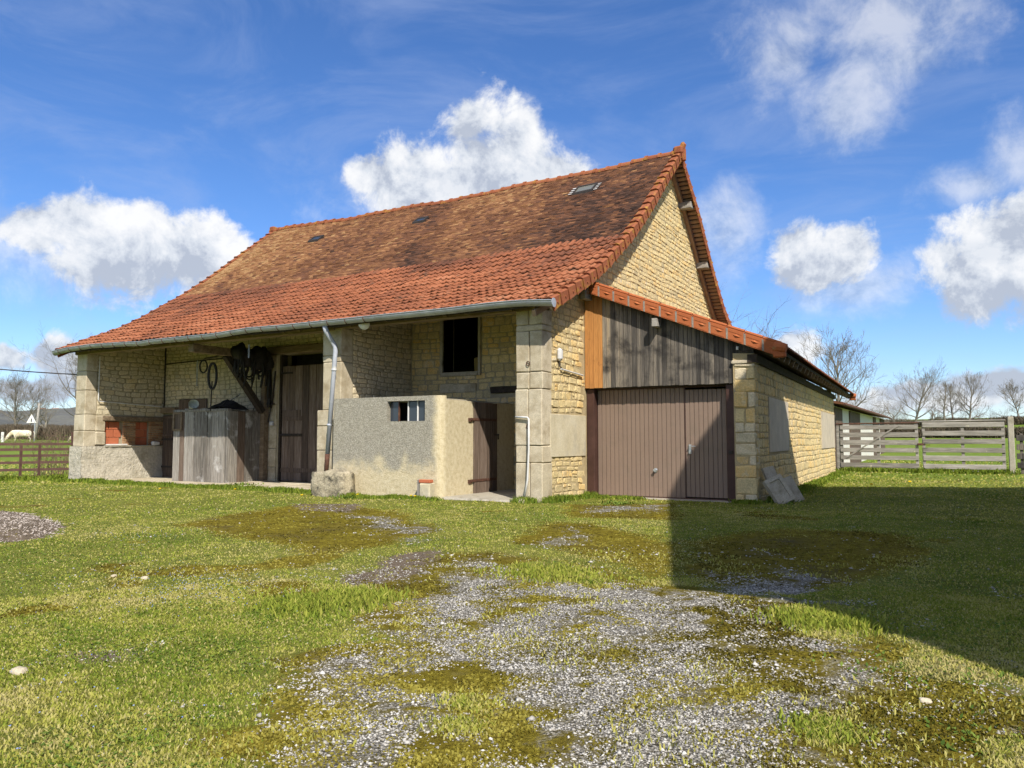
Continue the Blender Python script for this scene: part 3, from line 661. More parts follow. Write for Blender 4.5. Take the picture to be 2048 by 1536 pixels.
# --- dressed stone pillars, each block its own piece
def pillar(x0, x1, y1, joints, split=None, seed=0, base=0.0, widen=None):
    r = np.random.default_rng(seed)
    core = MB().bb((x0 + .03, .02, -.3), (x1 - .03, y1 - .005, joints[-1] - .01)).build('pillar', M['mortar_pale'], barn)
    for a, b in zip(joints[:-1], joints[1:]):
        e = r.uniform(-.008, .008); wd = 0
        if widen and b <= widen[0] + .01: wd = widen[1]
        xs = [x0 - wd + e, x1 + e]
        if split and b - a > .2: xs = [x0 - wd + e, split + r.uniform(-.03, .03), x1 + e]
        for p, q in zip(xs[:-1], xs[1:]):
            MB().bev((p + .004, -.03 + r.uniform(-.012, .008), a + .005), (q - .004, y1 + r.uniform(0, .04), b - .005), .016, v=r.random(), jit=.006).build('block', M['ashlar'], core)
    return core
pillar(-.56, .03, .36, [-.1, .75, 1.08, 2.17, 2.50, 3.30, 3.42, 3.72], -.27, 1)
pillar(-5.66, -5.10, .36, [-.1, .45, .95, 1.5, 1.86, 2.95, 3.10, 3.72], None, 2, widen=(1.86, .14))
lp = pillar(-15.37, -14.88, .30, [-.1, .3, .99, 1.45, 1.92, 2.62, 3.18, 3.72], None, 3, widen=(1.92, .03))
for (a, b, c, d) in ((.30, .62, 1.02, 1.42), (.30, .60, 1.43, 1.9)):
    MB().bev((-15.2, a, c), (-14.86, b, d), .03, v=random.random(), jit=.012).build('block', M['ashlar'], lp)

# --- front plate beam, rafters seen from below
beam = MB(); beam.bev((-15.42, -.07, 3.66), (-10.15, .16, 3.87), .012); beam.build('eave_beam', M['wood_beam'], barn)
MB().bev((-10.14, -.07, 3.67), (-5.3, .16, 3.88), .012).build('eave_beam', M['wood_beam'], barn)
MB().bev((-5.29, -.05, 3.70), (.04, .16, 3.88), .012).build('eave_beam', M['wood_beam'], barn)
for x in np.arange(-15.2, 0, .52):
    mb = MB()
    for (ya, yc) in ((-.12, .38), (.38, 1.33), (1.33, 2.39), (2.39, 2.6)):
        mb.bar((x, ya, roof_z(x, ya) - .13), (x, yc, roof_z(x, yc) - .13), .08, .11)
    mb.build('rafter', M['wood_beam'], roof)

# --- flat tiles, upper slope
mb = MB(); sl = []
yy = 3.22; rows = []
while yy < 7.58:
    rows.append(yy); yy += .10 * cos(math.atan2(roof_z(-7, yy + .1) - roof_z(-7, yy), .1))
TW = .168
SKYL = [(-2.35, -1.72, 6.28, 6.70), (-12.5, -12.02, 6.22, 6.52), (-8.0, -7.55, 6.28, 6.56)]
for i, y in enumerate(rows):
    dy = .10 * 1.5 * .72; x = XL + .02 + (i % 2) * TW / 2 + random.uniform(-.01, .01)
    yu = min(y + dy, 7.6); drow = random.uniform(-.004, .004)
    while x < XR - .22:
        x1 = x + TW - .006; xc = x + TW / 2
        if not any(a - .02 < xc < b + .02 and c < y + .03 < d for a, b, c, d in SKYL):
            lift = .034 + drow + random.uniform(-.008, .012); tw = random.uniform(-.005, .005); e = random.uniform(-.012, .008)
            z0, z1, zu0, zu1 = roof_z(x, y + e) + lift + tw, roof_z(x1, y + e) + lift - tw, roof_z(x, yu) + .004, roof_z(x1, yu) + .004
            ux = (xc - XL) / (XR - XL); slope_u = (y - 3.2) / 4.4
            st = float(fbm(np.array([xc * 1.1 + .5 * y]), np.array([y * .35 + 3]), 4, .8)[0]); fn = float(fbm(np.array([xc]), np.array([y]), 3, 2.2)[0])
            tone = .80 - .33 * ux + (st - .5) * .75 + (fn - .5) * .12 - .22 * (1 - slope_u) * (.3 + ux * .5)
            if ux < .06: tone += .1
            v = np.clip(tone + random.gauss(0, .12), .02, 1)
            if random.random() < .04: v = min(1.0, v + .25)
            mb.add([(x, y + e, z0), (x1, y + e, z1), (x1, yu, zu1), (x, yu, zu0), (x, y + e + .003, z0 - .025), (x1, y + e + .003, z1 - .025)],
                   [(0, 1, 2, 3), (0, 4, 5, 1), (0, 3, 4), (1, 5, 2)], float(v))
        x += TW
mb.build('flat_tiles', M['tile_plain'], roof, kind='stuff')

# --- interlocking tiles, lower slope: 12 courses
W2 = .185; prof_u = [0, .12, .28, .42, .52, .62, .72, .82, .92, 1.0]
prof_h = [.012, .002, 0, .004, .018, .032, .036, .030, .018, .012]
ycs = [-.33]; 
while ycs[-1] < 3.15:
    y = ycs[-1]; ycs.append(y + .315 * cos(math.atan2(roof_z(-7, y + .3) - roof_z(-7, y), .3)))
low = []
for i, y in enumerate(ycs):
    yu = y + .40 * .86; x = XL + .03
    while x < XR - .2:
        j = random.uniform(-.014, .014); V = []; hl = .055 + random.uniform(-.008, .018)
        for u, h in zip(prof_u, prof_h):
            xx = x + u * W2; V.append((xx, y + j, roof_z(xx, y) + hl + h))
        for u, h in zip(prof_u, prof_h):
            xx = x + u * W2; V.append((xx, yu, roof_z(xx, yu) + .012 + h))
        for u, h in zip(prof_u, prof_h):
            xx = x + u * W2; V.append((xx, y + j + .004, roof_z(xx, y) + hl + h - .022))
        n = len(prof_u)
        F = [(k, k + 1, n + k + 1, n + k) for k in range(n - 1)] + [(2 * n + k, 2 * n + k + 1, k + 1, k) for k in range(n - 1)]
        ux = (x - XL) / (XR - XL); nz = float(fbm(np.array([x]), np.array([y]), 4, .9)[0])
        tone = .40 + .14 * ux + (nz - .5) * 1.0 + .22 * (1 - (y + .3) / 3.5) - (.08 if y > 2.4 else 0)
        v = float(np.clip(tone + random.gauss(0, .1), 0, 1)); low.append((V, F, v))
        x += W2
def pxarea(V):
    p = np.array([proj(q) for q in V]); return np.ptp(p[:, 0]) * np.ptp(p[:, 1])
order = sorted(range(len(low)), key=lambda k: -pxarea(low[k][0])); keep = set(order[:300]); rest = MB()
for k, (V, F, v) in enumerate(low):
    if k in keep: MB().add(V, F, v).build('roof_tile', M['tile_low'], roof, smooth=False)
    else: rest.add(V, F, v)
rest.build('lower_tiles', M['tile_low'], roof, kind='stuff')

# --- ridge tiles
x = XL
while x < XR - .05:
    L = .40; mb = MB(); n = 9
    for (xa, xb, ra) in ((x, x + L, .125), (x - .03, x + .05, .15)):
        z0 = roof_z((xa + xb) / 2, 7.62) - .055; V = []
        for xx in (xa, min(xb, XR)):
            for r_ in (ra, ra - .02):
                for k in range(n): a = pi * k / (n - 1) * 1.06 - .1; V.append((xx, 7.62 + r_ * cos(a) * 1.05, z0 + r_ * sin(a)))
        F = []
        for k in range(n - 1):
            F += [(k, k + 1, 2 * n + k + 1, 2 * n + k), (n + k, 3 * n + k, 3 * n + k + 1, n + k + 1), (k, n + k, n + k + 1, k + 1), (2 * n + k, 2 * n + k + 1, 3 * n + k + 1, 3 * n + k)]
        mb.add(V, F, float(np.clip(.4 + .3 * (x > -5) + random.uniform(-.3, .3), 0, 1)))
    mb.build('ridge_tile', M['verge'], roof); x += L
# ridge end ornament at the gable and a lichen covered stop at the far end
mb = MB(); zr = roof_z(XR, 7.62); mb.bev((.22, 7.46, zr - .08), (.50, 7.78, zr + .16), .05); mb.tube([(.44, 7.62, zr + .1), (.48, 7.62, zr + .2), (.46, 7.62, zr + .27)], [.10, .09, .05], 8)
mb.tube([(.44, 7.62, zr + .05), (.49, 7.62, zr - .25)], [.12, .07], 8); mb.build('ridge_finial', M['verge'], roof)
MB().bev((XL - .04, 7.47, zr - .1), (XL + .22, 7.77, zr + .13), .05, v=.2).build('ridge_stop', M['verge'], roof)

# --- verge tiles: capped L pieces stepping down both gable edges
def verge_run(xe, sgn, prof, n_, matv):
    pts = np.array(prof, float); seg = np.hypot(np.diff(pts[:, 0]), np.diff(pts[:, 1])); cum = np.r_[0, np.cumsum(seg)]; L = cum[-1] / n_
    for i in range(n_):
        def P_(d): y = np.interp(d, cum, pts[:, 0]); return np.array([y, roof_z(xe, y)])
        a, b = P_(i * L), P_(min((i + 1) * L + .05, cum[-1])); t_ = (b - a) / np.linalg.norm(b - a); nrm = np.array([-t_[1], t_[0]])
        if nrm[1] < 0: nrm = -nrm
        up = a[1] < b[1]
        la, lb = (.05, .02) if up else (.02, .05)          # lower end rides over the next one
        def pt(p, off, x): q = p + nrm * off; return (x, q[0], q[1])
        xi, xo = xe - sgn * .20, xe + sgn * .012
        mb = MB()
        V = [pt(a, la, xi), pt(a, la + .012, xo - sgn * .05), pt(a, la - .01, xo), pt(a, -.20, xo), pt(a, -.20, xo - sgn * .025), pt(a, la - .03, xo - sgn * .04), pt(a, la - .025, xi)]
        V += [pt(b, lb, xi), pt(b, lb + .012, xo - sgn * .05), pt(b, lb - .01, xo), pt(b, -.18, xo - sgn * .012), pt(b, -.18, xo - sgn * .03), pt(b, lb - .03, xo - sgn * .04), pt(b, lb - .025, xi)]
        F = [(k, (k + 1) % 7, 7 + (k + 1) % 7, 7 + k) for k in range(7)] + [tuple(range(7)), tuple(range(13, 6, -1))]
        vv = float(np.clip(random.gauss(.5, .2), 0, 1)); mb.add(V, F, vv)
        # rolled rim at the lower end of each piece
        e = a if up else b; le = la if up else lb
        mb.tube([pt(e, le + .012, xi), pt(e, le + .03, xo - sgn * .05), pt(e, le, xo + sgn * .008), pt(e, -.20, xo + sgn * .006)], .013, 6, vv)
        mc = (a + b) / 2
        mb.disc(pt(mc, -.09, xo + sgn * .004), (1, 0, 0), .022, .02, 8, vv)
        mb.build('verge_tile', matv, roof)
verge_run(XR, 1, PROF, 26, M['verge'])
verge_run(XR, 1, PROFB, 26, M['verge'])
verge_run(XL, -1, PROF, 26, M['verge'])

# --- soffit under the rear half of the gable overhang
mb = MB(); pb = PROFB
for (y0, _), (y1, _) in zip(pb[:-1], pb[1:]):
    mb.bar((.06, y0, roof_z(0, y0) - .19), (.06, y1, roof_z(0, y1) - .19), .10, .14)
mb.build('gable_rafter', M['lath'], barn)
mb = MB()
for (y0, _), (y1, _) in zip(PROF[:-1], PROF[1:]):
    mb.bar((.05, y0, roof_z(0, y0) - .20), (.05, y1, roof_z(0, y1) - .20), .08, .12)
mb.build('gable_rafter', M['lath'], barn)
pts = np.array(PROFB); cum = np.r_[0, np.cumsum(np.hypot(np.diff(pts[:, 0]), np.diff(pts[:, 1])))]
for d in np.arange(.15, cum[-1] - 1.2, .15):
    y = np.interp(d, cum, pts[:, 0]); y2 = np.interp(d + .075, cum, pts[:, 0])
    MB().add(*(lambda a, b: ([(.02, y, a - .085), (XR - .05, y, a - .085), (XR - .05, y2, b - .085), (.02, y2, b - .085), (.02, y, a - .05), (XR - .05, y, a - .05), (XR - .05, y2, b - .05), (.02, y2, b - .05)],
        [(0, 1, 2, 3), (4, 7, 6, 5), (0, 4, 5, 1), (1, 5, 6, 2), (2, 6, 7, 3), (3, 7, 4, 0)]))(roof_z(.2, y), roof_z(.2, y2)), random.random()).build('lath', M['lath'], barn)
roof_slab([.02, XR - .04], PROFB, .03, .045).build('verge_boarding', M['wood_dark'], barn)
for (y, z) in ((8.72, 7.95), (10.32, 6.48)):
    MB().bev((-.05, y - .09, z), (XR - .06, y + .16, z + .2), .015).build('purlin_end', M['gate_wood'], barn)
MB().bev((-.05, 1.66, 4.28), (.22, 1.84, 4.46), .015).build('purlin_end', M['wood_beam'], barn)

# --- skylights
for k, (a, b, c, d) in enumerate(SKYL):
    def q(x, y, h): return (x, y, roof_z(x, y) + h)
    fr = MB(); ang = None
    for (x0, x1, y0, y1) in ((a, a + .05, c, d), (b - .05, b, c, d), (a + .05, b - .05, c, c + .05), (a + .05, b - .05, d - .05, d)):
        fr.add([q(x0, y0, .0), q(x1, y0, .0), q(x1, y1, .0), q(x0, y1, .0), q(x0, y0, .085), q(x1, y0, .085), q(x1, y1, .085), q(x0, y1, .085)],
               [(0, 1, 2, 3), (4, 7, 6, 5), (0, 4, 5, 1), (1, 5, 6, 2), (2, 6, 7, 3), (3, 7, 4, 0)])
    sko = fr.build('skylight', M['iron'], roof)
    MB().add([q(a + .05, c + .05, .06), q(b - .05, c + .05, .06), q(b - .05, d - .05, .06), q(a + .05, d - .05, .06)], [(0, 1, 2, 3)]).build('skylight_pane', M['skylight'] if k == 0 else M['glass'], roof)
    if k == 0:
        for s_ in (-1, 1):
            mb = MB()
            for j in range(4):
                x0 = a - .13 if s_ < 0 else b + .02; y0 = c + j * .105
                mb.add([q(x0, y0, .07), q(x0 + .11, y0, .07), q(x0 + .11, y0 + .09, .045), q(x0, y0 + .09, .045)], [(0, 1, 2, 3)])
            mb.build('flashing', M['white'], roof)

# --- gutter: sagging half round zinc channel with brackets
gl = [(104, 703), (130, 693), (177, 684), (247, 682), (278, 683), (303, 677.5), (364, 672), (423, 667), (458, 659), (496, 651), (560, 647), (622, 641), (671, 635.5), (753, 627), (900, 613), (980, 601), (1038, 597), (1103, 601)]
gp = np.array([aY(u, v, -.54) for u, v in gl]); gxs = np.linspace(gp[0, 0], gp[-1, 0], 80); gzs = .55 * np.interp(gxs, gp[:, 0], gp[:, 2]) + .45 * np.interp(gxs, [gp[0, 0], gp[-1, 0]], [gp[0, 2], gp[-1, 2] + .02])
mb = MB(); n = 10; R0, R1 = .098, .092; V = []
for x, z in zip(gxs, gzs):
    for r_ in (R0, R1):
        for k in range(n): a = pi + pi * k / (n - 1); V.append((x, -.445 + r_ * cos(a), z + r_ * sin(a)))
F = []
for i in range(len(gxs) - 1):
    o = i * 2 * n; p = o + 2 * n
    for k in range(n - 1): F += [(o + k, o + k + 1, p + k + 1, p + k), (o + n + k, p + n + k, p + n + k + 1, o + n + k + 1)]
    F += [(o, p, p + n, o + n), (o + n - 1, o + 2 * n - 1, p + 2 * n - 1, p + n - 1)]
for o in (0, (len(gxs) - 1) * 2 * n): F += [(o + k, o + n + k, o + n + k + 1, o + k + 1) for k in range(n - 1)]
mb.add(V, F)
mb.tube([(x, -.545, z + .004) for x, z in zip(gxs, gzs)], .011, 6)
gut = mb.build('gutter', M['zinc'], barn, smooth=False)
for e in (0, -1): MB().disc((gxs[e], -.445, gzs[e] - .03), (1, 0, 0), .088, .012, 14).build('gutter_end', M['zinc'], gut)
for x in np.arange(gxs[0] + .3, -3.9, .52):
    z = np.interp(x, gxs, gzs)
    MB().tube([(x, -.445 + .104 * cos(a), z + .104 * sin(a)) for a in np.linspace(pi, 2 * pi, 9)], .008, 5).build('bracket', M['rust'], gut)
# downpipe with swan neck and cast iron shoe
dp = [aY(650, 652, -.42), aY(653, 664, -.38), aY(663, 680, -.22), aY(670, 692, -.17), aY(671, 702, -.16)]
mb = MB().tube(dp + [aY(655, 908, -.16)], [.062, .06, .056, .054, .052, .052], 12)
for (u, v) in ((668, 740), (659, 850)): p = aY(u, v, -.16); mb.disc(p, (0, 0, 1), .06, .05, 12)
dpo = mb.build('downpipe', M['downpipe'], barn, smooth=True)
MB().tube([aY(655, 908, -.16), aY(653.5, 926, -.16), aY(652.5, 945, -.18)], [.058, .052, .05], 12).build('downpipe_shoe', M['rust'], barn, smooth=True)

# --- porch doors and openings
# upper loft window: grey frame around a real opening
mb = MB(); x0, x1, z0, z1 = -4.10, -3.06, 2.84, 4.28
for a, b in (((x0 - .08, 2.49, z0 - .10), (x0, 2.98, z1 + .1)), ((x1, 2.49, z0 - .10), (x1 + .07, 2.98, z1 + .1)), ((x0, 2.48, z0 - .10), (x1, 2.98, z0)), ((x0, 2.49, z1), (x1, 2.98, z1 + .1))): mb.bev(a, b, .008)
mb.build('loft_window_frame', M['slab'], barn)
MB().bev((-5.0, 3.0, 2.6), (-.6, 7.0, 2.74), .01).build('loft_floor', M['plain_dark'], barn)
# barn plank door
door = MB().bb((-9.74, 2.64, .02), (-8.14, 2.68, 3.28)).build('plank_door', M['wood_dark'], barn)
x = -9.72; k = 0
for wd in (.27, .22, .30, .24, .28, .28):
    MB().bev((x, 2.60, .03 + random.uniform(0, .02)), (x + wd - .012, 2.645, 3.27), .004, v=random.random()).build('plank', M['wood_brown'], door); x += wd
MB().bev((-9.70, 2.575, 1.72), (-8.92, 2.605, 1.84), .006).build('rail', M['wood_brown'], door)
MB().bev((-9.70, 2.575, 1.28), (-8.92, 2.605, 1.36), .006).build('rail', M['wood_dark'], door)
MB().bev((-9.72, 2.58, .28), (-8.18, 2.605, .40), .006).build('rail', M['wood_brown'], door)
MB().bev((-9.70, 2.58, 1.84), (-9.0, 2.60, 2.02), .004).build('rail', M['wood_brown'], door)
for z in (3.05, 1.30): MB().bev((-9.80, 2.562, z), (-9.30, 2.574, z + .05), .002).build('hinge_strap', M['iron'], door)
MB().bev((-9.84, 2.56, -.1), (-9.745, 2.8, 3.6), .008).build('door_jamb', M['wood_dark'], barn)
MB().bev((-10.3, 2.46, 3.62), (-7.9, 2.9, 3.84), .02, jit=.01).build('door_lintel', M['wood_beam'], barn)
MB().bb((-9.9, 3.3, 0), (-8, 3.32, 3.7)).build('barn_shade_sheet', M['plain_dark'], barn)  # near-black sheet standing in for the darkness behind the barn door
for z0, z1 in zip([-.1, .42, .95, 1.6, 2.2, 2.9], [.42, .95, 1.6, 2.2, 2.9, 3.6]):
    MB().bev((-10.28 + random.uniform(-.03, .03), 2.50, z0 + .005), (-9.85, 2.62, z1 - .005), .015, v=random.random(), jit=.006).build('jamb_block', M['ashlar'], barn)
    MB().bev((-8.08, 2.52, z0 + .005), (-7.72 + random.uniform(-.05, .05), 2.62, z1 - .005), .015, v=random.random(), jit=.006).build('jamb_block', M['ashlar'], barn)
# narrow door at the far end of the left bay
nd = MB().bb((-14.84, 2.50, .02), (-14.33, 2.54, 1.96)).build('narrow_door', M['wood_dark'], barn)
for xa, xb in ((-14.84, -14.59), (-14.585, -14.33)): MB().bev((xa, 2.475, .02), (xb, 2.505, 1.95), .004, v=random.random()).build('plank', M['wood_brown'], nd)
for z in (1.86, 1.30, 1.17, .32): MB().bev((-14.84, 2.45, z), (-14.35, 2.476, z + .06), .003).build('hinge_strap', M['wood_brown'] if z > 1.2 else M['iron'], nd)
MB().bev((-14.9, 2.40, 2.02), (-14.2, 2.56, 2.20), .012).build('door_lintel', M['wood_beam'], barn)
MB().bev((-14.15, 2.5, 2.12), (-12.85, 2.57, 2.44), .02).build('timber_board', M['wood_brown'], barn)
# cable running down the inner corner
MB().tube([(-14.86, 2.5, 2.2), (-14.86, 2.5, 4.3)], .018, 6).build('corner_pipe', M['iron'], barn)
MB().tube([(-14.8, 2.49, 3.58), (-12.6, 2.48, 3.62), (-10.4, 2.48, 3.60)], .02, 6).build('wall_cable', M['iron'], barn)

# --- bench masonry with brick niches on the left wall
bench = MB(); r = np.random.default_rng(4)
V = []; F = []; ny_, nz_ = 16, 8
for i in range(ny_):
    for j in range(nz_):
        y = -.10 + 2.6 * i / (ny_ - 1); z = -.2 + 1.2 * j / (nz_ - 1); V.append((-14.84 + r.uniform(-.015, .02) + (.03 if j < 3 else 0), y, z))
for i in range(ny_ - 1):
    for j in range(nz_ - 1): F.append((i * nz_ + j, (i + 1) * nz_ + j, (i + 1) * nz_ + j + 1, i * nz_ + j + 1))
bench.add(V, F); bench.bb((-15.40, -.095, -.2), (-14.87, 2.5, .985))
V = []; F = []
for i in range(7):
    for j in range(nz_): V.append((-15.44 + .60 * i / 6, -.11 + r.uniform(-.015, .015), -.2 + 1.2 * j / (nz_ - 1)))
for i in range(6):
    for j in range(nz_ - 1): F.append((i * nz_ + j, (i + 1) * nz_ + j, (i + 1) * nz_ + j + 1, i * nz_ + j + 1))
bench.add(V, F); bench.bev((-15.3, .58, .985), (-14.80, 2.52, 1.015), .01)
bn = bench.build('masonry_bench', M['render_grey'], barn, smooth=True)
nic = MB().bb((-15.3, .56, 1.02), (-15.02, 2.54, 1.76)).build('niche_back', M['mortar_pale'], barn)
for (ya, yb) in ((.60, 1.17), (1.60, 2.03)):
    for j in range(3):
        o = .0 if j % 2 else .16; y = ya - o
        while y < yb:
            a, b = max(y, ya), min(y + .33, yb); y += .34
            if b - a > .05: MB().bev((-15.03, a + .004, 1.03 + j * .235), (-14.985, b - .004, 1.03 + j * .235 + .225), .006, v=random.random()).build('terracotta_block', M['block'], nic)
for (ya, yb) in ((1.18, 1.59), (2.04, 2.52)):
    MB().bb((-15.0, ya + .01, 1.02), (-14.915, yb - .01, 1.75)).build('pier', M['mortar_pale'], barn)
    for j in range(11):
        y = ya - (.11 if j % 2 else 0)
        while y < yb:
            a, b = max(y, ya), min(y + .21, yb); y += .22
            if b - a > .03: MB().bev((-14.95, a + .006, 1.025 + j * .066), (-14.885 + random.uniform(-.006, .006), b - .006, 1.025 + j * .066 + .054), .006, v=random.random(), jit=.003).build('brick', M['brick'], nic)
MB().bev((-15.1, .50, 1.75), (-14.83, 2.56, 1.89), .012, jit=.006).build('niche_lintel', M['wood_beam'], barn)
MB().bev((-14.875, .52, 1.12), (-14.845, .56, 1.5), .01).build('iron_plate', M['rust'], barn) if False else None
# grey electric conduit on the left wall
MB().tube([(-14.83, .33, 3.62), (-14.83, .33, 2.34), (-14.83, .36, 2.31), (-14.83, 2.4, 2.22)], .014, 6).build('conduit', M['pvc'], barn)

# worn paving under the porch
rp = np.random.default_rng(15); pav = MB().bb((-14.85, -.05, -.25), (-5.62, 2.56, -.005)).build('porch_floor', M['mortar_pale'], barn)
for i_, x in enumerate(np.arange(-14.8, -5.8, .82)):
    for y0_, y1_ in ((-.16, .55), (.57, 1.2), (1.22, 1.9), (1.92, 2.54)):
        MB().bev((x + .01, y0_ + rp.uniform(-.02, .02), -.1), (x + .80, y1_ - .01, .012 + rp.uniform(0, .02)), .012, v=rp.random(), jit=.008).build('paving_slab', M['ashlar'], pav)
# ------------------------------------------------------------------ lean-to garage against the gable
GYF = 1.94                                    # front plane
UD = np.array([-.0402, .9992, 0]); ND = np.array([.9992, .0402, 0]); W0 = np.array([3.56, GYF, 0])     # right side wall runs slightly inward
garage = root('lean_to_garage', 'stone lean-to garage with brown ribbed door and dark board cladding', 'garage', (1.8, 2.2, 0))
def side(s, z, n=0.0): return W0 + UD * s + ND * n + np.array([0, 0, z])
def EX(y): return 4.08 - .0402 * (y - GYF)    # eave x at depth y
def lz(x, y): return 4.58 - (4.58 - 2.93) * x / EX(y)
SL = 15.4
mb = MB()
V = [side(0, -.3, -.4), side(SL, -.3, -.4), side(SL, 2.86, -.4), side(0, 2.86, -.4), side(0, -.3), side(SL, -.3), side(SL, 2.84), side(0, 2.84)]
mb.add(V, [(0, 1, 2, 3), (4, 7, 6, 5), (0, 4, 5, 1), (1, 5, 6, 2), (2, 6, 7, 3), (3, 7, 4, 0)])
sidew = mb.build('side_wall', M['mortar'], garage)
stones_for('garage', sidew, M['stone'], lay_stones(W0, UD, ND, .02, SL, -.02, 2.80, holes=[(1.37, 4.05, .93, 2.08), (11.05, SL - .1, .9, 2.1)], seed=21, ch=(.10, .20), cw=(.14, .40), proud=(.003, .014), wob=.008))
fq = MB().bb((3.17, GYF + .02, -.3), (3.52, 2.4, 2.66)).build('front_pier', M['mortar'], garage)
rq = np.random.default_rng(12); z = -.05
while z < 2.62:
    h = rq.uniform(.16, .34); h = min(h, 2.66 - z)
    if h < .06: break
    cutx = [3.17, 3.57] if rq.random() < .5 else [3.17, 3.17 + rq.uniform(.14, .26), 3.57]
    for a, b in zip(cutx[:-1], cutx[1:]):
        MB().bev((a + .006, GYF - .03 + rq.uniform(-.015, .01), z + .006), (b - .006, GYF + .3, z + h - .006), .022, v=float(rq.uniform(.2, .9)), jit=.012).build('stone', M['stone'] if rq.random() < .6 else M['stone_pale'], fq)
    z += h
MB().bev((3.14, GYF - .05, 2.655), (3.6, GYF + .3, 2.72), .012, jit=.006).build('pier_cap', M['ashlar'], fq)
flush_stones('garage', 270)
for (a, b, c, d) in ((1.37, 4.05, .93, 2.08), (11.05, SL - .12, .9, 2.1)):
    V = [side(s_, z_, n_) for n_ in (-.02, .028) for s_, z_ in ((a + .02, c + .01), (b - .02, c + .01), (b - .02, d - .01), (a + .02, d - .01))]
    MB().add(V, [(0, 1, 2, 3), (4, 7, 6, 5), (0, 4, 5, 1), (1, 5, 6, 2), (2, 6, 7, 3), (3, 7, 4, 0)]).build('blocked_window', M['infill'], sidew)
MB().bb((.02, 16.9, -.3), (2.9, 17.2, 3.0)).build('back_wall', M['mortar'], garage)

# roof: battens, rafters, waved tile sheet
YE = 19.6
mb = MB(); xs = [0.02, 4.02]
V = []
for y in (1.80, YE):
    for f in (0, 1):
        x = .02 + (EX(y) - .08 - .02) * f; V += [(x, y, lz(x, y) - .03), (x, y, lz(x, y) - .10)]
mb.add(V, [(0, 2, 6, 4), (1, 5, 7, 3), (0, 1, 3, 2), (4, 6, 7, 5), (0, 4, 5, 1), (2, 3, 7, 6)])
groof = mb.build('garage_roof', M['wood_dark'], garage)
# tile sheet with rolls every 23 cm, stepped in courses
yg = np.arange(1.82, YE, .058); cr = list(np.linspace(0, 1, 13)); V = []; F = []
hh = .030 * np.clip(np.sin(2 * pi * yg / .232), -.25, 1)
rowsx = []
for k in range(12):
    f0, f1 = cr[k], cr[k + 1] + (.008 if k < 11 else .012); n0 = len(V)
    for f, lift in ((f0, .01), (f1, .05), (f1, .028)):
        for y, h in zip(yg, hh):
            x = .02 + (EX(y) - .02) * f; V.append((x, y, lz(x, y) + h + lift))
    n = len(yg)
    for a in range(2): F += [(n0 + a * n + i, n0 + a * n + i + 1, n0 + (a + 1) * n + i + 1, n0 + (a + 1) * n + i) for i in range(n - 1)]
mbt = MB().add(V, F, .45); mbt.build('tile_courses', M['tile_low'], groof, kind='stuff')
for y in np.arange(2.35, YE - .2, .62):
    x1 = EX(y) - .10
    MB().bar((2.6, y, lz(2.6, y) - .165), (x1, y, lz(x1, y) - .165), .075, .13).build('rafter', M['wood_grey'] if False else M['wood_beam'], groof)
V = [side(s_, z_, n_) for n_ in (-.12, .06) for s_, z_ in ((-.05, 2.66), (SL, 2.66), (SL, 2.82), (-.05, 2.82))]
MB().add(V, [(0, 1, 2, 3), (4, 7, 6, 5), (0, 4, 5, 1), (1, 5, 6, 2), (2, 6, 7, 3), (3, 7, 4, 0)]).build('wall_plate', M['wood_dark'], garage)
# front verge tiles with raised diamonds
nv = 12; xa, xb = .10, 4.10
for i in range(nv):
    a = xa + (xb - xa) * i / nv; b = xa + (xb - xa) * (i + 1) / nv
    za, zb = lz(a, 1.94), lz(b, 1.94); sl = (zb - za) / (b - a); v_ = float(np.clip(random.gauss(.5, .25), 0, 1))
    def pq(x, o, y): return (x, y, lz(x, 1.94) + o)
    mb = MB(); yo = 1.745; g0 = .012
    V = []
    for x, li in ((a + g0, .028), (b - .004, .034)):
        V += [pq(x, li, 2.0), pq(x, li + .012, yo + .05), pq(x, li - .01, yo), pq(x, -.205, yo), pq(x, -.205, yo + .03), pq(x, li - .04, yo + .05), pq(x, li - .03, 2.0)]
    mb.add(V, [(k, (k + 1) % 7, 7 + (k + 1) % 7, 7 + k) for k in range(7)] + [tuple(range(7)), tuple(range(13, 6, -1))], v_)
    mb.tube([pq(a + g0, .05, yo + .035), pq(b - .004, .055, yo + .035)], .034, 8, v_)
    xm = (a + b) / 2 + .02; o = -.085
    mb.add([pq(xm - .075, o, yo - .002), pq(xm, o + .032, yo - .002), pq(xm + .075, o, yo - .002), pq(xm, o - .032, yo - .002), pq(xm, o, yo - .026)], [(0, 1, 4), (1, 2, 4), (2, 3, 4), (3, 0, 4)], min(v_ + .2, 1))
    for (p, q, o1, o2) in ((a + .04, b - .05, -.025, -.03), (a + .04, b - .05, -.175, -.18)):
        mb.add([pq(p, o1, yo - .006), pq(q, o1, yo - .006), pq(q, o2 - .006, yo - .006), pq(p, o2 - .006, yo - .006)], [(0, 1, 2, 3)], v_ * .7)
    vt = mb.build('verge_tile', M['verge_new'], groof)
    if i: 
        MB().add([pq(a - .016, .012, yo - .004), pq(a + .022, .012, yo - .004), pq(a + .022, -.20, yo - .004), pq(a - .016, -.20, yo - .004), pq(a - .016, .012, yo + .03), pq(a + .022, .012, yo + .03), pq(a + .022, -.2, yo + .03), pq(a - .016, -.2, yo + .03)],
                 [(0, 1, 2, 3), (4, 7, 6, 5), (0, 4, 5, 1), (1, 5, 6, 2), (2, 6, 7, 3), (3, 7, 4, 0)]).build('pointing', M['grout'], groof)
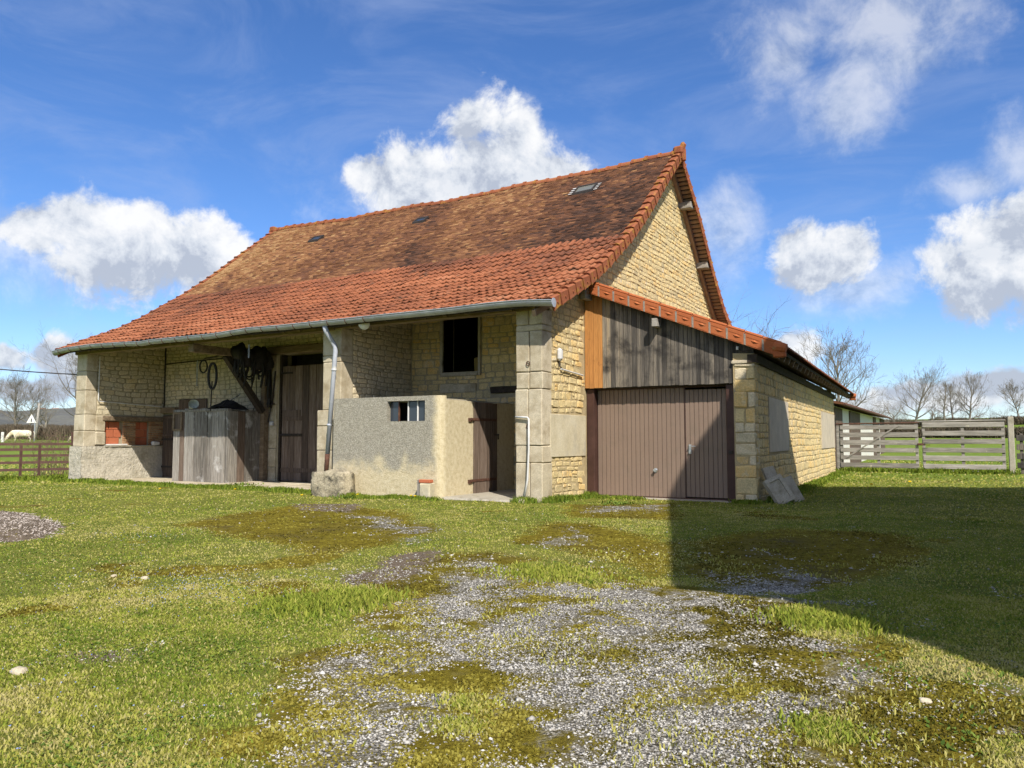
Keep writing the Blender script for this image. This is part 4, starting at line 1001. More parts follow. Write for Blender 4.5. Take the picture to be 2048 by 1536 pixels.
# corner cap at the eave end and a matching one at the far end
for yy_, sg in ((1.78, 1), (YE, -1)):
    ex = EX(yy_); mb = MB(); mb.tube([(ex - .12, yy_ + .02, 2.93), (ex + .02, yy_, 2.90), (ex + .10, yy_, 2.88)], [.10, .10, .085], 10, .3); mb.bev((ex - .14, yy_ - .04, 2.72), (ex + .08, yy_ + .10, 2.90), .02, v=.3)
    mb.build('corner_tile', M['verge_new'], groof)
# purlin ends and small white insulator under the verge
MB().bev((1.60, 1.70, 3.47), (1.72, 1.96, 3.64), .012, jit=.01).build('purlin_end', M['gate_wood'], garage)
MB().bev((.06, 1.62, 4.16), (.19, 1.96, 4.36), .012, jit=.008).build('purlin_end', M['gate_wood'], garage)
mb = MB(); mb.tube([(3.28, 1.90, 2.93), (3.36, 1.88, 2.88), (3.52, 1.88, 2.90)], .012, 5); mb.build('insulator_arm', M['iron'], garage); MB().disc((3.26, 1.89, 2.95), (0, 0, 1), .025, .06, 8).build('insulator', M['white'], garage)

# vertical board cladding
clad = MB().prism([(.03, 2.30), (3.19, 2.30), (3.19, lz(3.19, 2) - .12), (.03, lz(.03, 2) - .12)], 1, 1.985, 2.02).build('cladding', M['wood_dark'], garage)
x = .012; k = 0; rc = np.random.default_rng(31)
while x < 3.17:
    wd = .086 + rc.uniform(-.008, .022); x1 = min(x + wd, 3.185)
    mt = M['wood_new'] if k < 4 else M['wood_black']
    v_ = float(rc.uniform(.2, .9)) if k < 4 else float(np.clip(.62 - (x - .4) * .16 + rc.normal(0, .26), .0, 1))
    if k in (4, 5): v_ = 1.0
    zt0, zt1 = lz(x, 1.94) - .13, lz(x1, 1.94) - .13; zb = 2.285 + rc.uniform(-.006, .006); e = rc.uniform(-.004, .004)
    V = [(x + .003, 1.955 + e, zb), (x1 - .004, 1.955 + e, zb), (x1 - .004, 1.955 + e, zt1), (x + .003, 1.955 + e, zt0), (x + .002, 1.985, zb), (x1 - .003, 1.985, zb), (x1 - .003, 1.985, zt1), (x + .002, 1.985, zt0)]
    MB().add(V, [(0, 1, 2, 3), (4, 7, 6, 5), (0, 4, 5, 1), (1, 5, 6, 2), (2, 6, 7, 3), (3, 7, 4, 0)], v_).build('board', mt, clad); x = x1; k += 1
for a, b in ((3.19, 3.30), (3.305, 3.42), (3.425, 3.55)):
    V = [(p, q, z_) for q in (1.95, 1.985) for p, z_ in ((a, 2.73), (b, 2.73), (b, lz(b, 1.94) - .12), (a, lz(a, 1.94) - .12))]
    MB().add(V, [(0, 1, 2, 3), (4, 7, 6, 5), (0, 4, 5, 1), (1, 5, 6, 2), (2, 6, 7, 3), (3, 7, 4, 0)], random.uniform(.1, .5)).build('board', M['wood_black'], clad)
MB().bev((.02, 2.02, 2.27), (3.18, 2.20, 2.44), .01).build('door_head', M['wood_dark'], garage)

# up-and-over door: pressed ribs, wicket, frame
DY = 2.20
MB().bev((.015, 2.03, -.1), (.185, 2.26, 2.27), .008).build('door_post', M['frame_paint'], garage)
MB().bev((2.985, 2.03, -.1), (3.165, 2.26, 2.27), .008).build('door_post', M['frame_paint'], garage)
def ribbed(x0, x1, z0, z1, n, y):
    mb = MB(); pts = []
    p = (x1 - x0) / n
    for i in range(n):
        a = x0 + i * p
        pts += [(a, y), (a + p * .84, y), (a + p * .89, y + .016), (a + p * .95, y + .016)]
    pts.append((x1, y)); m_ = len(pts)
    V = [(px_, py_, z_) for z_ in (z0, z1) for px_, py_ in pts]
    mb.add(V, [(i, i + 1, m_ + i + 1, m_ + i) for i in range(m_ - 1)]); mb.bb((x0, y + .02, z0), (x1, y + .04, z1)); return mb
gd = ribbed(.20, 2.105, .03, 2.24, 20, DY).build('garage_door', M['door_paint'], garage)
wk = ribbed(2.125, 2.955, .05, 2.20, 9, DY - .004).build('wicket_door', M['door_paint'], garage)
mb = MB(); mb.bb((2.107, DY - .012, .03), (2.122, DY + .03, 2.24)); mb.bb((.19, DY - .012, .0), (2.98, DY + .03, .028)); mb.bb((.19, DY - .012, 2.242), (2.98, DY + .03, 2.275)); mb.bb((2.958, DY - .012, .03), (2.98, DY + .03, 2.24))
mb.build('door_edge_trim', M['frame_paint'], garage)
mb = MB(); hx, hz = 2.21, 1.04; mb.bev((hx - .028, DY - .03, hz - .13), (hx + .028, DY - .008, hz + .06), .006); mb.tube([(hx, DY - .02, hz + .02), (hx, DY - .07, hz + .02), (hx + .13, DY - .075, hz + .02)], .012, 8); mb.disc((hx, DY - .04, hz - .09), (0, 1, 0), .022, .03, 10)
mb.build('door_handle', M['chrome'], garage)
mb = MB(); mb.disc((1.48, DY - .04, .57), (0, 1, 0), .03, .07, 12, r2=.02); mb.disc((1.48, DY - .012, .57), (0, 1, 0), .045, .012, 12); mb.build('pull_knob', M['chrome'], garage)
MB().bev((3.02, 2.005, .92), (3.10, 2.03, .98), .004).build('lock_plate', M['iron'], garage)
MB().bev((.0, 1.80, -.2), (3.2, 2.6, .006), .01).build('threshold', M['slab'], garage)
MB().bb((.01, 2.8, -.2), (3.15, 2.84, 3.4)).build('garage_shade_sheet', M['plain_dark'], garage)  # near-black sheet, interior darkness painted behind the garage door

# ------------------------------------------------------------------ roughcast pen in the right hand bay
pen = root('concrete_pen', 'low roughcast concrete pen with small barred window in porch bay', 'shed', (-3.5, 1, 0))
xa, xb, ya, yb, H = -4.98, -2.08, -.36, 2.50, 2.09
outline = [(xa, yb), (xa, ya)] + [(xb - .16 + .16 * sin(t), ya + .16 - .16 * cos(t)) for t in np.linspace(0, pi / 2, 6)] + [(xb, .80)]
inner = [(xa + .16, yb), (xa + .16, ya + .16)] + [(xb - .17 + .01 * sin(t), ya + .17 - .01 * cos(t)) for t in np.linspace(0, pi / 2, 6)] + [(xb - .16, .80)]
wx0, wx1, wz0, wz1 = -3.48, -2.50, 1.575, 1.995
mb = MB()
def wallseg(o0, o1, i0, i1, z0, z1):
    V = [(*p, z_) for z_ in (z0, z1) for p in (o0, o1, i1, i0)]; mb.add(V, [(0, 1, 5, 4), (1, 2, 6, 5), (2, 3, 7, 6), (3, 0, 4, 7), (0, 3, 2, 1), (4, 5, 6, 7)])
segs = list(zip(outline[:-1], outline[1:], inner[:-1], inner[1:]))
for k, (o0, o1, i0, i1) in enumerate(segs):
    if k == 1:
        for (p, q, z0, z1) in ((xa, wx0, -.2, H), (wx0, wx1, -.2, wz0), (wx0, wx1, wz1, H), (wx1, o1[0], -.2, H)): wallseg((p, ya), (q, ya), (p if p != xa else xa + .16, ya + .16), (min(q, i1[0]), ya + .16), z0, z1)
    else: wallseg(o0, o1, i0, i1, -.2, H - (.08 if k > 6 else 0))
penw = mb.build('wall', M['concrete'], pen)
MB().bev((xb - .16, 1.75, -.2), (xb, 2.53, 2.02), .01).build('wall', M['concrete'], pen)
MB().bb((xa + .1, ya + .10, 1.98), (xb - .1, yb, 2.04)).build('cover_slab', M['slab'], pen)
MB().bev((xb - .15, .80, 1.88), (xb - .01, 1.76, 2.0), .01).build('door_head', M['slab'], pen)
# window: splayed reveal, four panes behind bars
mb = MB(); mb.bev((wx0 - .02, ya + .02, wz0 - .02), (wx1 + .02, ya + .12, wz0), .004); mb.bev((wx0 - .02, ya + .02, wz1), (wx1 + .02, ya + .12, wz1 + .02), .004)
wf = mb.build('window_frame', M['slab'], pen)
pw = (wx1 - wx0) / 4
for k in range(4):
    if k == 1: continue
    MB().bb((wx0 + k * pw + .012, ya + .10, wz0), (wx0 + (k + 1) * pw - .012, ya + .106, wz1)).build('pane', M['glass'], wf)
for k in range(1, 4): MB().bev((wx0 + k * pw - .012, ya + .075, wz0), (wx0 + k * pw + .012, ya + .115, wz1), .003).build('window_bar', M['white'] if k > 1 else M['rust'], wf)
MB().bb((wx0 - .2, ya + .5, 1.2), (wx1 + .2, ya + .52, 1.97)).build('pen_shade_sheet', M['plain_dark'], pen)  # near-black sheet painted as the dark inside of the pen
# plank door on strap hinges
pd = MB().bb((xb - .035, .82, .06), (xb - .01, 1.75, 1.99)).build('plank_door', M['wood_dark'], pen)
y = .815
for wd in (.24, .22, .25, .22):
    MB().bev((xb - .01, y, .04 + random.uniform(0, .02)), (xb + .03, y + wd - .008, 2.0), .004, v=random.random()).build('plank', M['wood_brown'], pd); y += wd
for z in (1.60, .30): MB().bev((xb + .03, .66, z), (xb + .042, 1.70, z + .055), .002).build('hinge_strap', M['rust'], pd)
for z in (1.58, .28): MB().bev((xb - .02, .60, z - .01), (xb + .03, .72, z + .07), .006).build('hinge_pin', M['rust'], pd)
mb = MB(); mb.tube([(xb + .03, 1.62, 1.30), (xb + .05, 1.78, 1.30)], .014, 6); mb.tube([(xb + .05, 1.74, 1.32), (xb + .05, 1.75, 1.20)], .014, 6); mb.build('latch', M['iron'], pd)
MB().bev((xb - .2, -.30, -.2), (-.55, 2.5, .05), .03, jit=.01).build('floor_slab', M['slab'], pen)

# rough boulder at the pillar foot, brick propped on a stake beside the pen
def rock(name, c, d, seed, mt, sub=3, amp=.16, sq=.55):
    bm = bmesh.new(); bmesh.ops.create_icosphere(bm, subdivisions=sub, radius=1); r = np.random.default_rng(seed)
    ks = r.normal(size=(9, 3)) * 2.2; ph = r.uniform(0, 6, 9)
    for v_ in bm.verts:
        p = np.array(v_.co); m_ = np.max(np.abs(p)); p = p * (1 - sq) + p / m_ * sq * .85
        p = p * (1 + amp * np.sum(np.sin(ks @ p + ph)) / 4.5); v_.co = Vector(p * np.array(d) / 2)
    for v_ in bm.verts: v_.co += Vector(c)
    mb = MB(); bm.verts.ensure_lookup_table(); mb.add([v_.co for v_ in bm.verts], [tuple(x.index for x in f.verts) for f in bm.faces]); bm.free()
    return mb.build(name, mt, None, smooth=True)
tag(rock('boulder', (-4.66, -.66, .20), (1.12, .58, .80), 3, M['boulder'], 4, .10, .65), 'rough lichened boulder at the foot of the grey downpipe', 'boulder')
st = root('stake_with_block', 'grey wooden stake and stone block leaning against the concrete pen', 'post', (-2.35, -.55, 0))
MB().bev((-2.52, -.58, -.1), (-2.45, -.50, .40), .008, v=.6).build('stake', M['wood_grey'], st)
MB().bev((-2.44, -.62, -.1), (-2.18, -.42, .33), .02, jit=.01).build('stone_block', M['render'], st)
bk_ = MB().bev((-2.46, -.60, .335), (-2.20, -.46, .40), .008, v=.4, jit=.004).build('brick', M['block']); tag(bk_, 'single orange brick lying on the stone block by the pen', 'brick')

# ------------------------------------------------------------------ timber pen in the left bay
box = root('timber_stall', 'weathered grey plank stall standing in the left porch bay', 'stall', (-11.4, 1.9, 0))
x0, x1, yf, zt = -12.58, -10.27, 1.20, 2.02
MB().bb((x0 + .03, yf + .04, -.1), (x1 - .02, yf + .07, zt - .02)).build('front_lining', M['wood_dark'], box)
MB().bb((x1 - .07, yf + .04, -.1), (x1 - .04, 2.48, zt - .04)).build('side_lining', M['wood_dark'], box)
rb_ = np.random.default_rng(41); x = x0; 
while x < x1 - .03:
    wd = rb_.uniform(.10, .30); b = min(x + wd, x1); hole = x < x0 + .3
    y_ = yf + rb_.uniform(-.012, .012)
    MB().bev((x, y_, -.06 + rb_.uniform(-.02, .02)), (b - .018, y_ + .035, zt + rb_.uniform(-.09, .05)), .004, v=float(rb_.uniform(.1, 1))).build('plank', M['wood_grey'] if rb_.random() < .8 else M['wood_brown'], box); x = b
y = yf + .04
while y < 2.45:
    wd = rb_.uniform(.16, .32); b = min(y + wd, 2.48); MB().bev((x1 - .04, y, -.06), (x1 - .002 + rb_.uniform(-.008, .008), b - .008, zt + rb_.uniform(-.05, .02)), .004, v=float(rb_.uniform(.15, .6))).build('plank', M['wood_grey'] if rb_.random() < .6 else M['wood_brown'], box); y = b
mb = MB(); hx0, hx1, hz0, hz1 = x0 + .02, x0 + .42, 1.45, 1.98
for a, b in (((hx0, yf - .05, hz0), (hx0 + .06, yf - .012, hz1)), ((hx1 - .06, yf - .05, hz0), (hx1, yf - .012, hz1)), ((hx0 + .06, yf - .05, hz1 - .06), (hx1 - .06, yf - .012, hz1)), ((hx0 + .06, yf - .05, hz0), (hx1 - .06, yf - .012, hz0 + .05))): mb.bev(a, b, .004)
mb.build('feed_hatch', M['wood_new'] if False else M['wood_beam'], box)
MB().bb((hx0 + .06, yf - .02, hz0 + .05), (hx1 - .06, yf - .013, hz1 - .06)).build('hatch_board', M['wood_brown'], box)
MB().bev((x0, yf - .02, zt - .05), (x1, yf + .10, zt + .02), .01).build('top_rail', M['wood_grey'], box)
# enamel pot lying on the stall, sacks and boards piled behind it
p = aY(387, 810, 1.28); mb = MB(); ax = np.array([.75, -.55, .35]); ax /= np.linalg.norm(ax)
c = np.array([p[0], 1.28, 2.15]); mb.tube([c - ax * .12, c - ax * .11, c + ax * .10, c + ax * .13], [.03, .12, .13, .14], 16, cap=False); mb.tube([c - ax * .119, c - ax * .118], [.12, .001], 16); mb.tube([c - ax * .1 + np.array([0, 0, -.1]), c - ax * .25 + np.array([-.05, 0, -.08])], [.03, .02], 8)
tag(mb.build('enamel_pot', M['enamel'], None, smooth=True), 'pale enamel pot tipped over on top of the plank stall', 'pot')
rt_s = np.random.default_rng(9); V = []; F = []
for i_ in range(15):
    for j_ in range(7):
        u_, w_ = i_ / 14, j_ / 6; env = sin(pi * u_) ** .6 * sin(pi * (w_ * .8 + .1))
        V.append((-11.5 + 1.15 * u_ + rt_s.normal(0, .015), 1.26 + .75 * w_ + rt_s.normal(0, .015), 2.015 + env * (.10 + .22 * u_ + rt_s.uniform(-.07, .10))))
for i_ in range(14):
    for j_ in range(6): F.append((i_ * 7 + j_, (i_ + 1) * 7 + j_, (i_ + 1) * 7 + j_ + 1, i_ * 7 + j_ + 1))
mbs = MB().add(V, F); mbs.add([(-11.5, 1.26, 2.0), (-10.35, 1.26, 2.0), (-10.35, 2.0, 2.0), (-11.5, 2.0, 2.0)], [(0, 1, 2, 3)]); tag(mbs.build('tarpaulin', M['leather']), 'dark crumpled tarpaulin heap on top of the plank stall', 'tarpaulin')
MB().bev((-12.5, 1.3, 1.93), (-10.3, 2.5, 1.97), .01).build('loft_boards', M['wood_dark'], box)
bdx = MB(); bdx.bar((-11.35, 1.6, 2.02), (-10.55, 1.75, 2.42), .22, .03, (0, -.4, 1)); tag(bdx.build('loose_board', M['wood_grey']), 'loose grey board slanting against the timber brace', 'board')

wb = MB(); wb.bar((-14.92, .66, 1.045), (-14.90, 1.30, 1.05), .12, .03); tag(wb.build('white_board', M['white']), 'short white board lying on the ledge of the brick niche', 'board')
pk = MB().bev((-14.98, 2.12, 1.018), (-14.80, 2.36, 1.13), .02, jit=.01).build('white_packet', M['white']); tag(pk, 'crumpled white packet at the end of the niche ledge', 'packet')
# timber bracket: tie beam, brace and post, part of the barn frame
MB().bev((-10.30, -.10, 3.45), (-10.10, 2.56, 3.66), .012).build('tie_beam', M['wood_beam'], barn)
MB().bar((-10.2, 1.0, 3.46), (-10.2, 2.30, 1.98), .15, .17, (1, 0, 0)).build('brace', M['wood_dark'], barn)
MB().bev((-10.28, 2.30, 0), (-10.12, 2.48, 3.46), .012).build('post', M['wood_beam'], barn)

# harness hanging from the tie beam
har = root('horse_harness', 'bundle of old black leather harness hanging from the porch tie beam', 'harness', (-10.1, 1.8, 3.4))
rh = np.random.default_rng(5)
def strap(pts, w=.035, t=.008, name='strap'):
    pts = [np.array(p) for p in pts]; mb = MB(); 
    Q = []
    for i in range(len(pts) - 1):
        for k in range(4): Q.append(pts[i] + (pts[i + 1] - pts[i]) * k / 4)
    Q.append(pts[-1]); mb.tube(Q, w / 2, 5); return mb.build(name, M['leather'], har, smooth=True)
for k in range(30):
    y = 1.15 + rh.uniform(0, 1.25); x = -10.05 + rh.uniform(-.12, .22); L = rh.uniform(.35, 1.05)
    strap([(x - .1, y, 3.66), (x + .06, y + rh.uniform(-.05, .05), 3.6), (x + .10, y + rh.uniform(-.05, .05), 3.6 - L * .5), (x + rh.uniform(-.03, .1), y + rh.uniform(-.1, .1), 3.6 - L)], rh.uniform(.03, .07))
for k in range(6):
    y = 1.25 + rh.uniform(0, .9); MB().ring((-10.02 + rh.uniform(-.05, .1), y, 3.40 - rh.uniform(0, .25)), rh.uniform(.16, .26), rh.uniform(.02, .04), (1, rh.uniform(-.5, .5), 0), .8, 1.3, 20, 6).build('loop', M['leather'], har, smooth=True)
for k in range(5):
    y = 1.3 + k * .22; c = (-10.04 + rh.uniform(-.06, .1), y, 3.52 + rh.uniform(-.12, .1)); bmr = rock('pad', c, (.42, .46, .56), 60 + k, M['leather'], 3, .35, .1); bmr.parent = har; bmr.location = -Vector((-10.1, 1.8, 3.4))
strap([(-10.0, 2.35, 3.3), (-9.98, 2.36, 2.6), (-10.0, 2.36, 2.1)], .12); strap([(-9.95, 2.3, 3.4), (-9.93, 2.28, 2.8), (-9.98, 2.3, 2.35)], .09)
# two horse collars and a hook rod
for (u, v, sx, sz, R_, r_, lab) in ((407, 733, .62, 1.0, .17, .022, 'thin black hoop hanging left of the horse collar'), (425, 752, .52, 1.6, .22, .034, 'long black horse collar hanging beside the porch brace')):
    c = aY(u, v, .9); o = MB().ring(c, R_, r_, (.45, -1, 0), sx, sz, 28, 8).build('horse_collar' if R_ > .2 else 'hoop', M['leather'], None, smooth=True); tag(o, lab, 'collar' if R_ > .2 else 'hoop')
c = aY(424, 720, .9)
hang = MB(); hang.tube([c + np.array([-.3, 0, .06]), c + np.array([.12, 0, .08]), (-10.3, .95, 3.5)], .02, 6); tag(hang.build('hanging_rail', M['iron']), 'black iron rail carrying the horse collar', 'rail')
c0, c1 = aY(424, 770, .95), aY(421, 822, .95); tag(MB().tube([c0 + np.array([0, 0, .1]), c1], .018, 6).build('hanging_rod', M['iron']), 'straight black iron rod hanging above the plank stall', 'rod')
def chain(name, p, n, link, mt, lab):
    p = np.array(p, float); mb = MB()
    for i in range(n):
        mb.ring(p - np.array([0, 0, i * link * 1.45]), link, link * .22, (1, 0, 0) if i % 2 else (0, 1, 0), .55, 1.0, 12, 5)
    return tag(mb.build(name, mt), lab, 'chain')
chain('chain', aY(498, 692, -.02), 7, .03, M['zinc'], 'short bright steel chain hanging from the eave beam')
chain('chain', aY(395, 724, 1.6), 14, .035, M['zinc'], 'long thin chain hanging in front of the left porch wall')
MB_ = MB(); c = aY(518, 822, 2.3); MB_.ring(c, .17, .014, (.5, -1, 0), 1, 1, 24, 6)
for k in range(4):
    a = pi * k / 4; MB_.tube([c + .16 * np.array([.9 * cos(a), .45 * cos(a), sin(a)]), c - .16 * np.array([.9 * cos(a), .45 * cos(a), sin(a)])], .008, 5)
MB_.tube([c + np.array([0, .1, .2]), c + np.array([.5, .1, .2])], .02, 6); MB_.bev(c + np.array([-.12, .0, .16]), c + np.array([.05, .14, .30]), .02)
tag(MB_.build('iron_wheel', M['iron']), 'small iron hand wheel on the wall beside the barn door', 'wheel')
# loose chains on the wall between stall and door
for k, (u, vt_, vb) in enumerate(((512, 740, 812), (524, 730, 850), (534, 728, 800))):
    a, b = aY(u, vt_, 2.48), aY(u + 1, vb, 2.48)
    tag(MB().tube([a, (a + b) / 2 + np.array([.01, 0, 0]), b], .010, 5).build('tether', M['iron']), ['rusty cord hanging nearest to the harness', 'longest dark cord hanging between the stall and barn door', 'dark cord hanging nearest to the barn door jamb'][k], 'tether')
a = aY(551, 742, 2.46); b = aY(545, 800, 2.44); c = aY(536, 845, 2.44); tag(MB().tube([a, b, c], .022, 6).build('hanging_hose', M['iron']), 'black hose hanging on the barn door jamb', 'hose')
c = aY(543, 847, 2.46); tag(MB().bev(c - np.array([.06, .04, .06]), c + np.array([.06, .04, .06]), .015).build('socket_box', M['pvc']), 'small grey socket box on the barn door jamb', 'socket')

# loudspeaker disc lamp under the eave
c = aY(729, 648, -.3); ax = np.array([.45, -.85, -.15]); ax /= np.linalg.norm(ax)
lampo = root('porch_lamp', 'white enamel dish lamp under the eave right of the downpipe', 'lamp', tuple(c))
MB().tube([c - ax * .06, c - ax * .03, c + ax * .03, c + ax * .035], [.03, .09, .125, .125], 20, cap=True).build('lamp_shade', M['white'], lampo, smooth=True)
MB().tube([c + ax * .036, c + ax * .05], [.022, .015], 10).build('bulb_cap', M['enamel'], lampo)
MB().tube([c - ax * .06, c + np.array([-.2, .3, -.02])], .012, 6).build('arm', M['pvc'], lampo)
# bulkhead lamp and conduit on the gable wall
c = aX(1120, 709, .06); lp2 = root('bulkhead_lamp', 'grey bulkhead lamp on the gable wall beside the garage', 'lamp', tuple(c))
MB().bev(c - np.array([.06, .075, .13]), c + np.array([.05, .075, .13]), .045).build('lamp_body', M['pvc'], lp2, smooth=False)
MB().tube([c - np.array([.02, 0, .12]), aX(1119, 732, .05), aX(1125, 738, .05)], .012, 6).build('cable', M['iron'], lp2)
MB().tube([aX(1122, 738, .05), aX(1166, 751, .05)], .018, 6).build('conduit', M['pvc'], lp2)
# white hose pipe on the corner pillar
hp = [aY(1031, 834, -.08), aY(1055, 835, -.09), aY(1057.5, 838, -.09), aY(1057.5, 900, -.09), aY(1055, 960, -.10), aY(1049, 993, -.13)]
tag(MB().tube(hp, .02, 8).build('standpipe', M['pvc'], None, smooth=True), 'white plastic water pipe fixed to the corner pillar', 'pipe')
rk = rock('rubble_stone', (-.32, -.22, .02), (.22, .2, .14), 5, M['ashlar'], 2); tag(rk, 'small pale stone at the foot of the white water pipe', 'stone')
for k, (u, v) in enumerate(((1056, 727), (1056, 853))):
    c = aY(u, v, -.05); tag(MB().ring(c, .035, .009, (0, 1, 0), 1, 1.2, 14, 6).build('tethering_ring', M['rust']), ['upper rusty tethering ring on the corner pillar', 'lower rusty tethering ring on the corner pillar'][k], 'ring')
# hay bale in the loft window
hb = MB().bev((-3.55, 3.05, 2.741), (-2.75, 3.65, 3.25), .05, jit=.03).build('hay_bale', M['straw']); tag(hb, 'straw bale just inside the dark loft window', 'hay bale')
# concrete covers leaning on the garage corner
def cover(name, c, d, R, lab, frame=True):
    o = root(name, lab, 'slab', tuple(c)); R = np.array(R)
    MB().box(c, d, R).build('slab', M['slab'], o)
    if frame:
        n = R[:, 2]
        for sx, sy, L, ax in ((0, 1, d[0], 0), (0, -1, d[0], 0), (1, 0, d[1] - .14, 1), (-1, 0, d[1] - .14, 1)):
            cc = np.array(c) + R @ np.array([sx * (d[0] / 2 - .04), sy * (d[1] / 2 - .04), d[2] / 2 + .012]); dd = (L - (.0 if ax == 0 else .02), .075, .026) if ax == 0 else (.075, L, .026)
            MB().box(cc, dd, R).build('rim', M['slab'], o)
    return o
def frame_R(up, out):
    up = np.array(up, float); up /= np.linalg.norm(up); out = np.array(out, float); out -= up * (out @ up); out /= np.linalg.norm(out); return np.array([np.cross(up, out), up, out]).T
cover('concrete_cover', (3.92, 2.10, .24), (.38, .54, .07), frame_R((-.50, .05, .80), (.62, -.75, .3)), 'framed concrete cover leaning in front against the garage corner')
cover('concrete_cover', (4.06, 2.70, .23), (.30, .52, .05), frame_R((-.45, .0, .85), (.85, -.45, .35)), 'small concrete slab leaning behind the framed cover', False)
cover('concrete_cover', (3.80, 2.30, .36), (.30, .66, .05), frame_R((-.38, .05, .9), (.8, -.5, .3)), 'plain concrete slab propped directly on the garage wall', False)

# ------------------------------------------------------------------ timber field gate and posts
gateL = aZ(1672, 943); 
def gate_leaf(xa, xb, y, zt, lab, seed):
    r = np.random.default_rng(seed); o = root('field_gate', lab, 'gate', ((xa + xb) / 2, y, 0))
    zs = np.linspace(.24, zt - .15, 6)
    for z in zs: MB().bev((xa + .05, y - .02, z - .083 + r.uniform(-.01, .01)), (xb - .03, y + .012, z + .083 + r.uniform(-.01, .01)), .006, v=r.random(), jit=.004).build('board', M['gate_wood'], o)
    for x in (xa + .08, (xa + xb) / 2, xb - .08): MB().bev((x - .05, y + .013, .10), (x + .05, y + .05, zt - .03), .004, v=r.random()).build('upright', M['gate_wood'], o)
    MB().tube([(xa - .1, y, zt - .02), (xb, y, zt)], .028, 8).build('top_tube', M['rust'] if seed == 1 else M['gate_wood'], o)
    MB().tube([(xa, y, .07), (xb, y, .07)], .028, 8).build('bottom_tube', M['gate_wood'], o)
    return o
gA = gate_leaf(2.95, 5.64, 18.4, 1.80, 'grey plank field gate leaf next to the garage wall', 1)
MB().bar((3.1, 18.36, .45), (5.0, 18.36, 1.72), .05, .03, (0, 1, 0)).build('diagonal_brace', M['gate_wood'], gA)
gate_leaf(5.70, 8.28, 18.4, 1.86, 'grey plank field gate leaf hung on the concrete post', 2)
mb = MB(); mb.bev((5.58, 18.30, .98), (5.78, 18.37, 1.06), .01); mb.tube([(5.7, 18.3, 1.0), (5.98, 18.3, 1.0)], .012, 6); tag(mb.build('gate_latch', M['rust']), 'rusty latch where the two gate leaves meet', 'latch')
pst = MB().bev((8.34, 18.35, -.2), (8.52, 18.55, 1.98), .02).build('gate_post', M['slab']); tag(pst, 'pale concrete gate post right of the plank gates', 'post')
pst = MB().bev((2.86, 18.42, -.2), (2.96, 18.55, 1.70), .01).build('gate_post', M['gate_wood']); tag(pst, 'grey wooden gate post against the garage wall', 'post')
g3 = root('dark_gate', 'dark board gate beyond the concrete post at the frame edge', 'gate', (9.5, 18.9, 0))
for z in np.linspace(.3, 1.25, 4): MB().bev((8.6, 18.9, z - .1), (11.0, 18.94, z + .1), .006, v=random.random()).build('board', M['wood_black'], g3)
for x in (8.7, 10.8): MB().bev((x, 18.945, 0), (x + .1, 18.99, 1.4), .006).build('upright', M['wood_black'], g3)

# far shed beyond the gate
fs = root('far_shed', 'low white boarded shed behind the plank gate', 'shed', (1.5, 30, 0))
MB().bb((-1.5, 20.2, -.3), (2.55, 44, 2.55)).build('wall', M['panel_white'], fs)
for a_, b_ in ((20.25, 22.6), (25.2, 29.4), (36.5, 38.0), (41, 43.9)): MB().bb((2.552, a_, 0), (2.60, b_, 2.5)).build('timber_panel', M['wood_brown'], fs)
MB().prism([(-1.6, 3.4), (2.95, 2.58), (2.95, 2.68), (-1.6, 3.52)], 1, 20.0, 44.4).build('shed_roof', M['tile_plain'], fs)
MB().tube([(3.0, 20.0, 2.58), (3.0, 44.4, 2.58)], .045, 8).build('gutter', M['rust'], fs)

# ------------------------------------------------------------------ red-brown metal fence at the left
A_ = np.array(aZ(147, 958)); B_ = np.array(aZ(0, 962)); dF = (B_ - A_); dF[2] = 0; 
fence = root('metal_fence', 'red-brown metal rail fence beside the left end of the barn', 'fence', tuple(A_))
E_ = A_ + dF * 1.9
def fpt(t, z): p = A_ + dF * t; return np.array([p[0], p[1], z])
for z in (1.06, .90, .72, .52, .31, .10): MB().bar(fpt(-.02, z), fpt(1.9, z), .03, .075).build('rail', M['fence_paint'], fence)
for t in (.49, .74, 1.3): MB().bar(fpt(t, 0), fpt(t, 1.08), .06, .05, (1, 0, 0)).build('post', M['fence_paint'], fence)
MB().bar(fpt(-.01, -.05), fpt(.04, 1.42), .07, .07, (1, 0, 0)).build('end_post', M['fence_paint'], fence)

# ------------------------------------------------------------------ farmhouse whose shade falls across the yard (right of the frame)
house = root('farmhouse', 'plastered farmhouse whose shade falls across the right of the yard', 'house', (13, -1, 0))
MB().prism([(-10.1, -.3), (-10.1, 5.25), (-4.4, 9.9), (-.4, 9.75), (2.2, 7.45), (9.3, .9), (9.3, -.3)], 0, 9.05, 17).build('wall', M['housewall'], house)
MB().prism([(-10.75, 5.45), (-10.75, 5.62), (-4.3, 10.05), (-.3, 9.95), (2.24, 7.67), (9.45, 1.0), (9.35, .85), (2.1, 7.4), (-.4, 9.72), (-4.4, 9.86)], 0, 8.95, 17.2).build('house_roof', M['tile_plain'], house)
MB().bev((9.3, -2.6, 9.5), (9.9, -1.9, 10.5), .03).build('chimney', M['brick'], house)
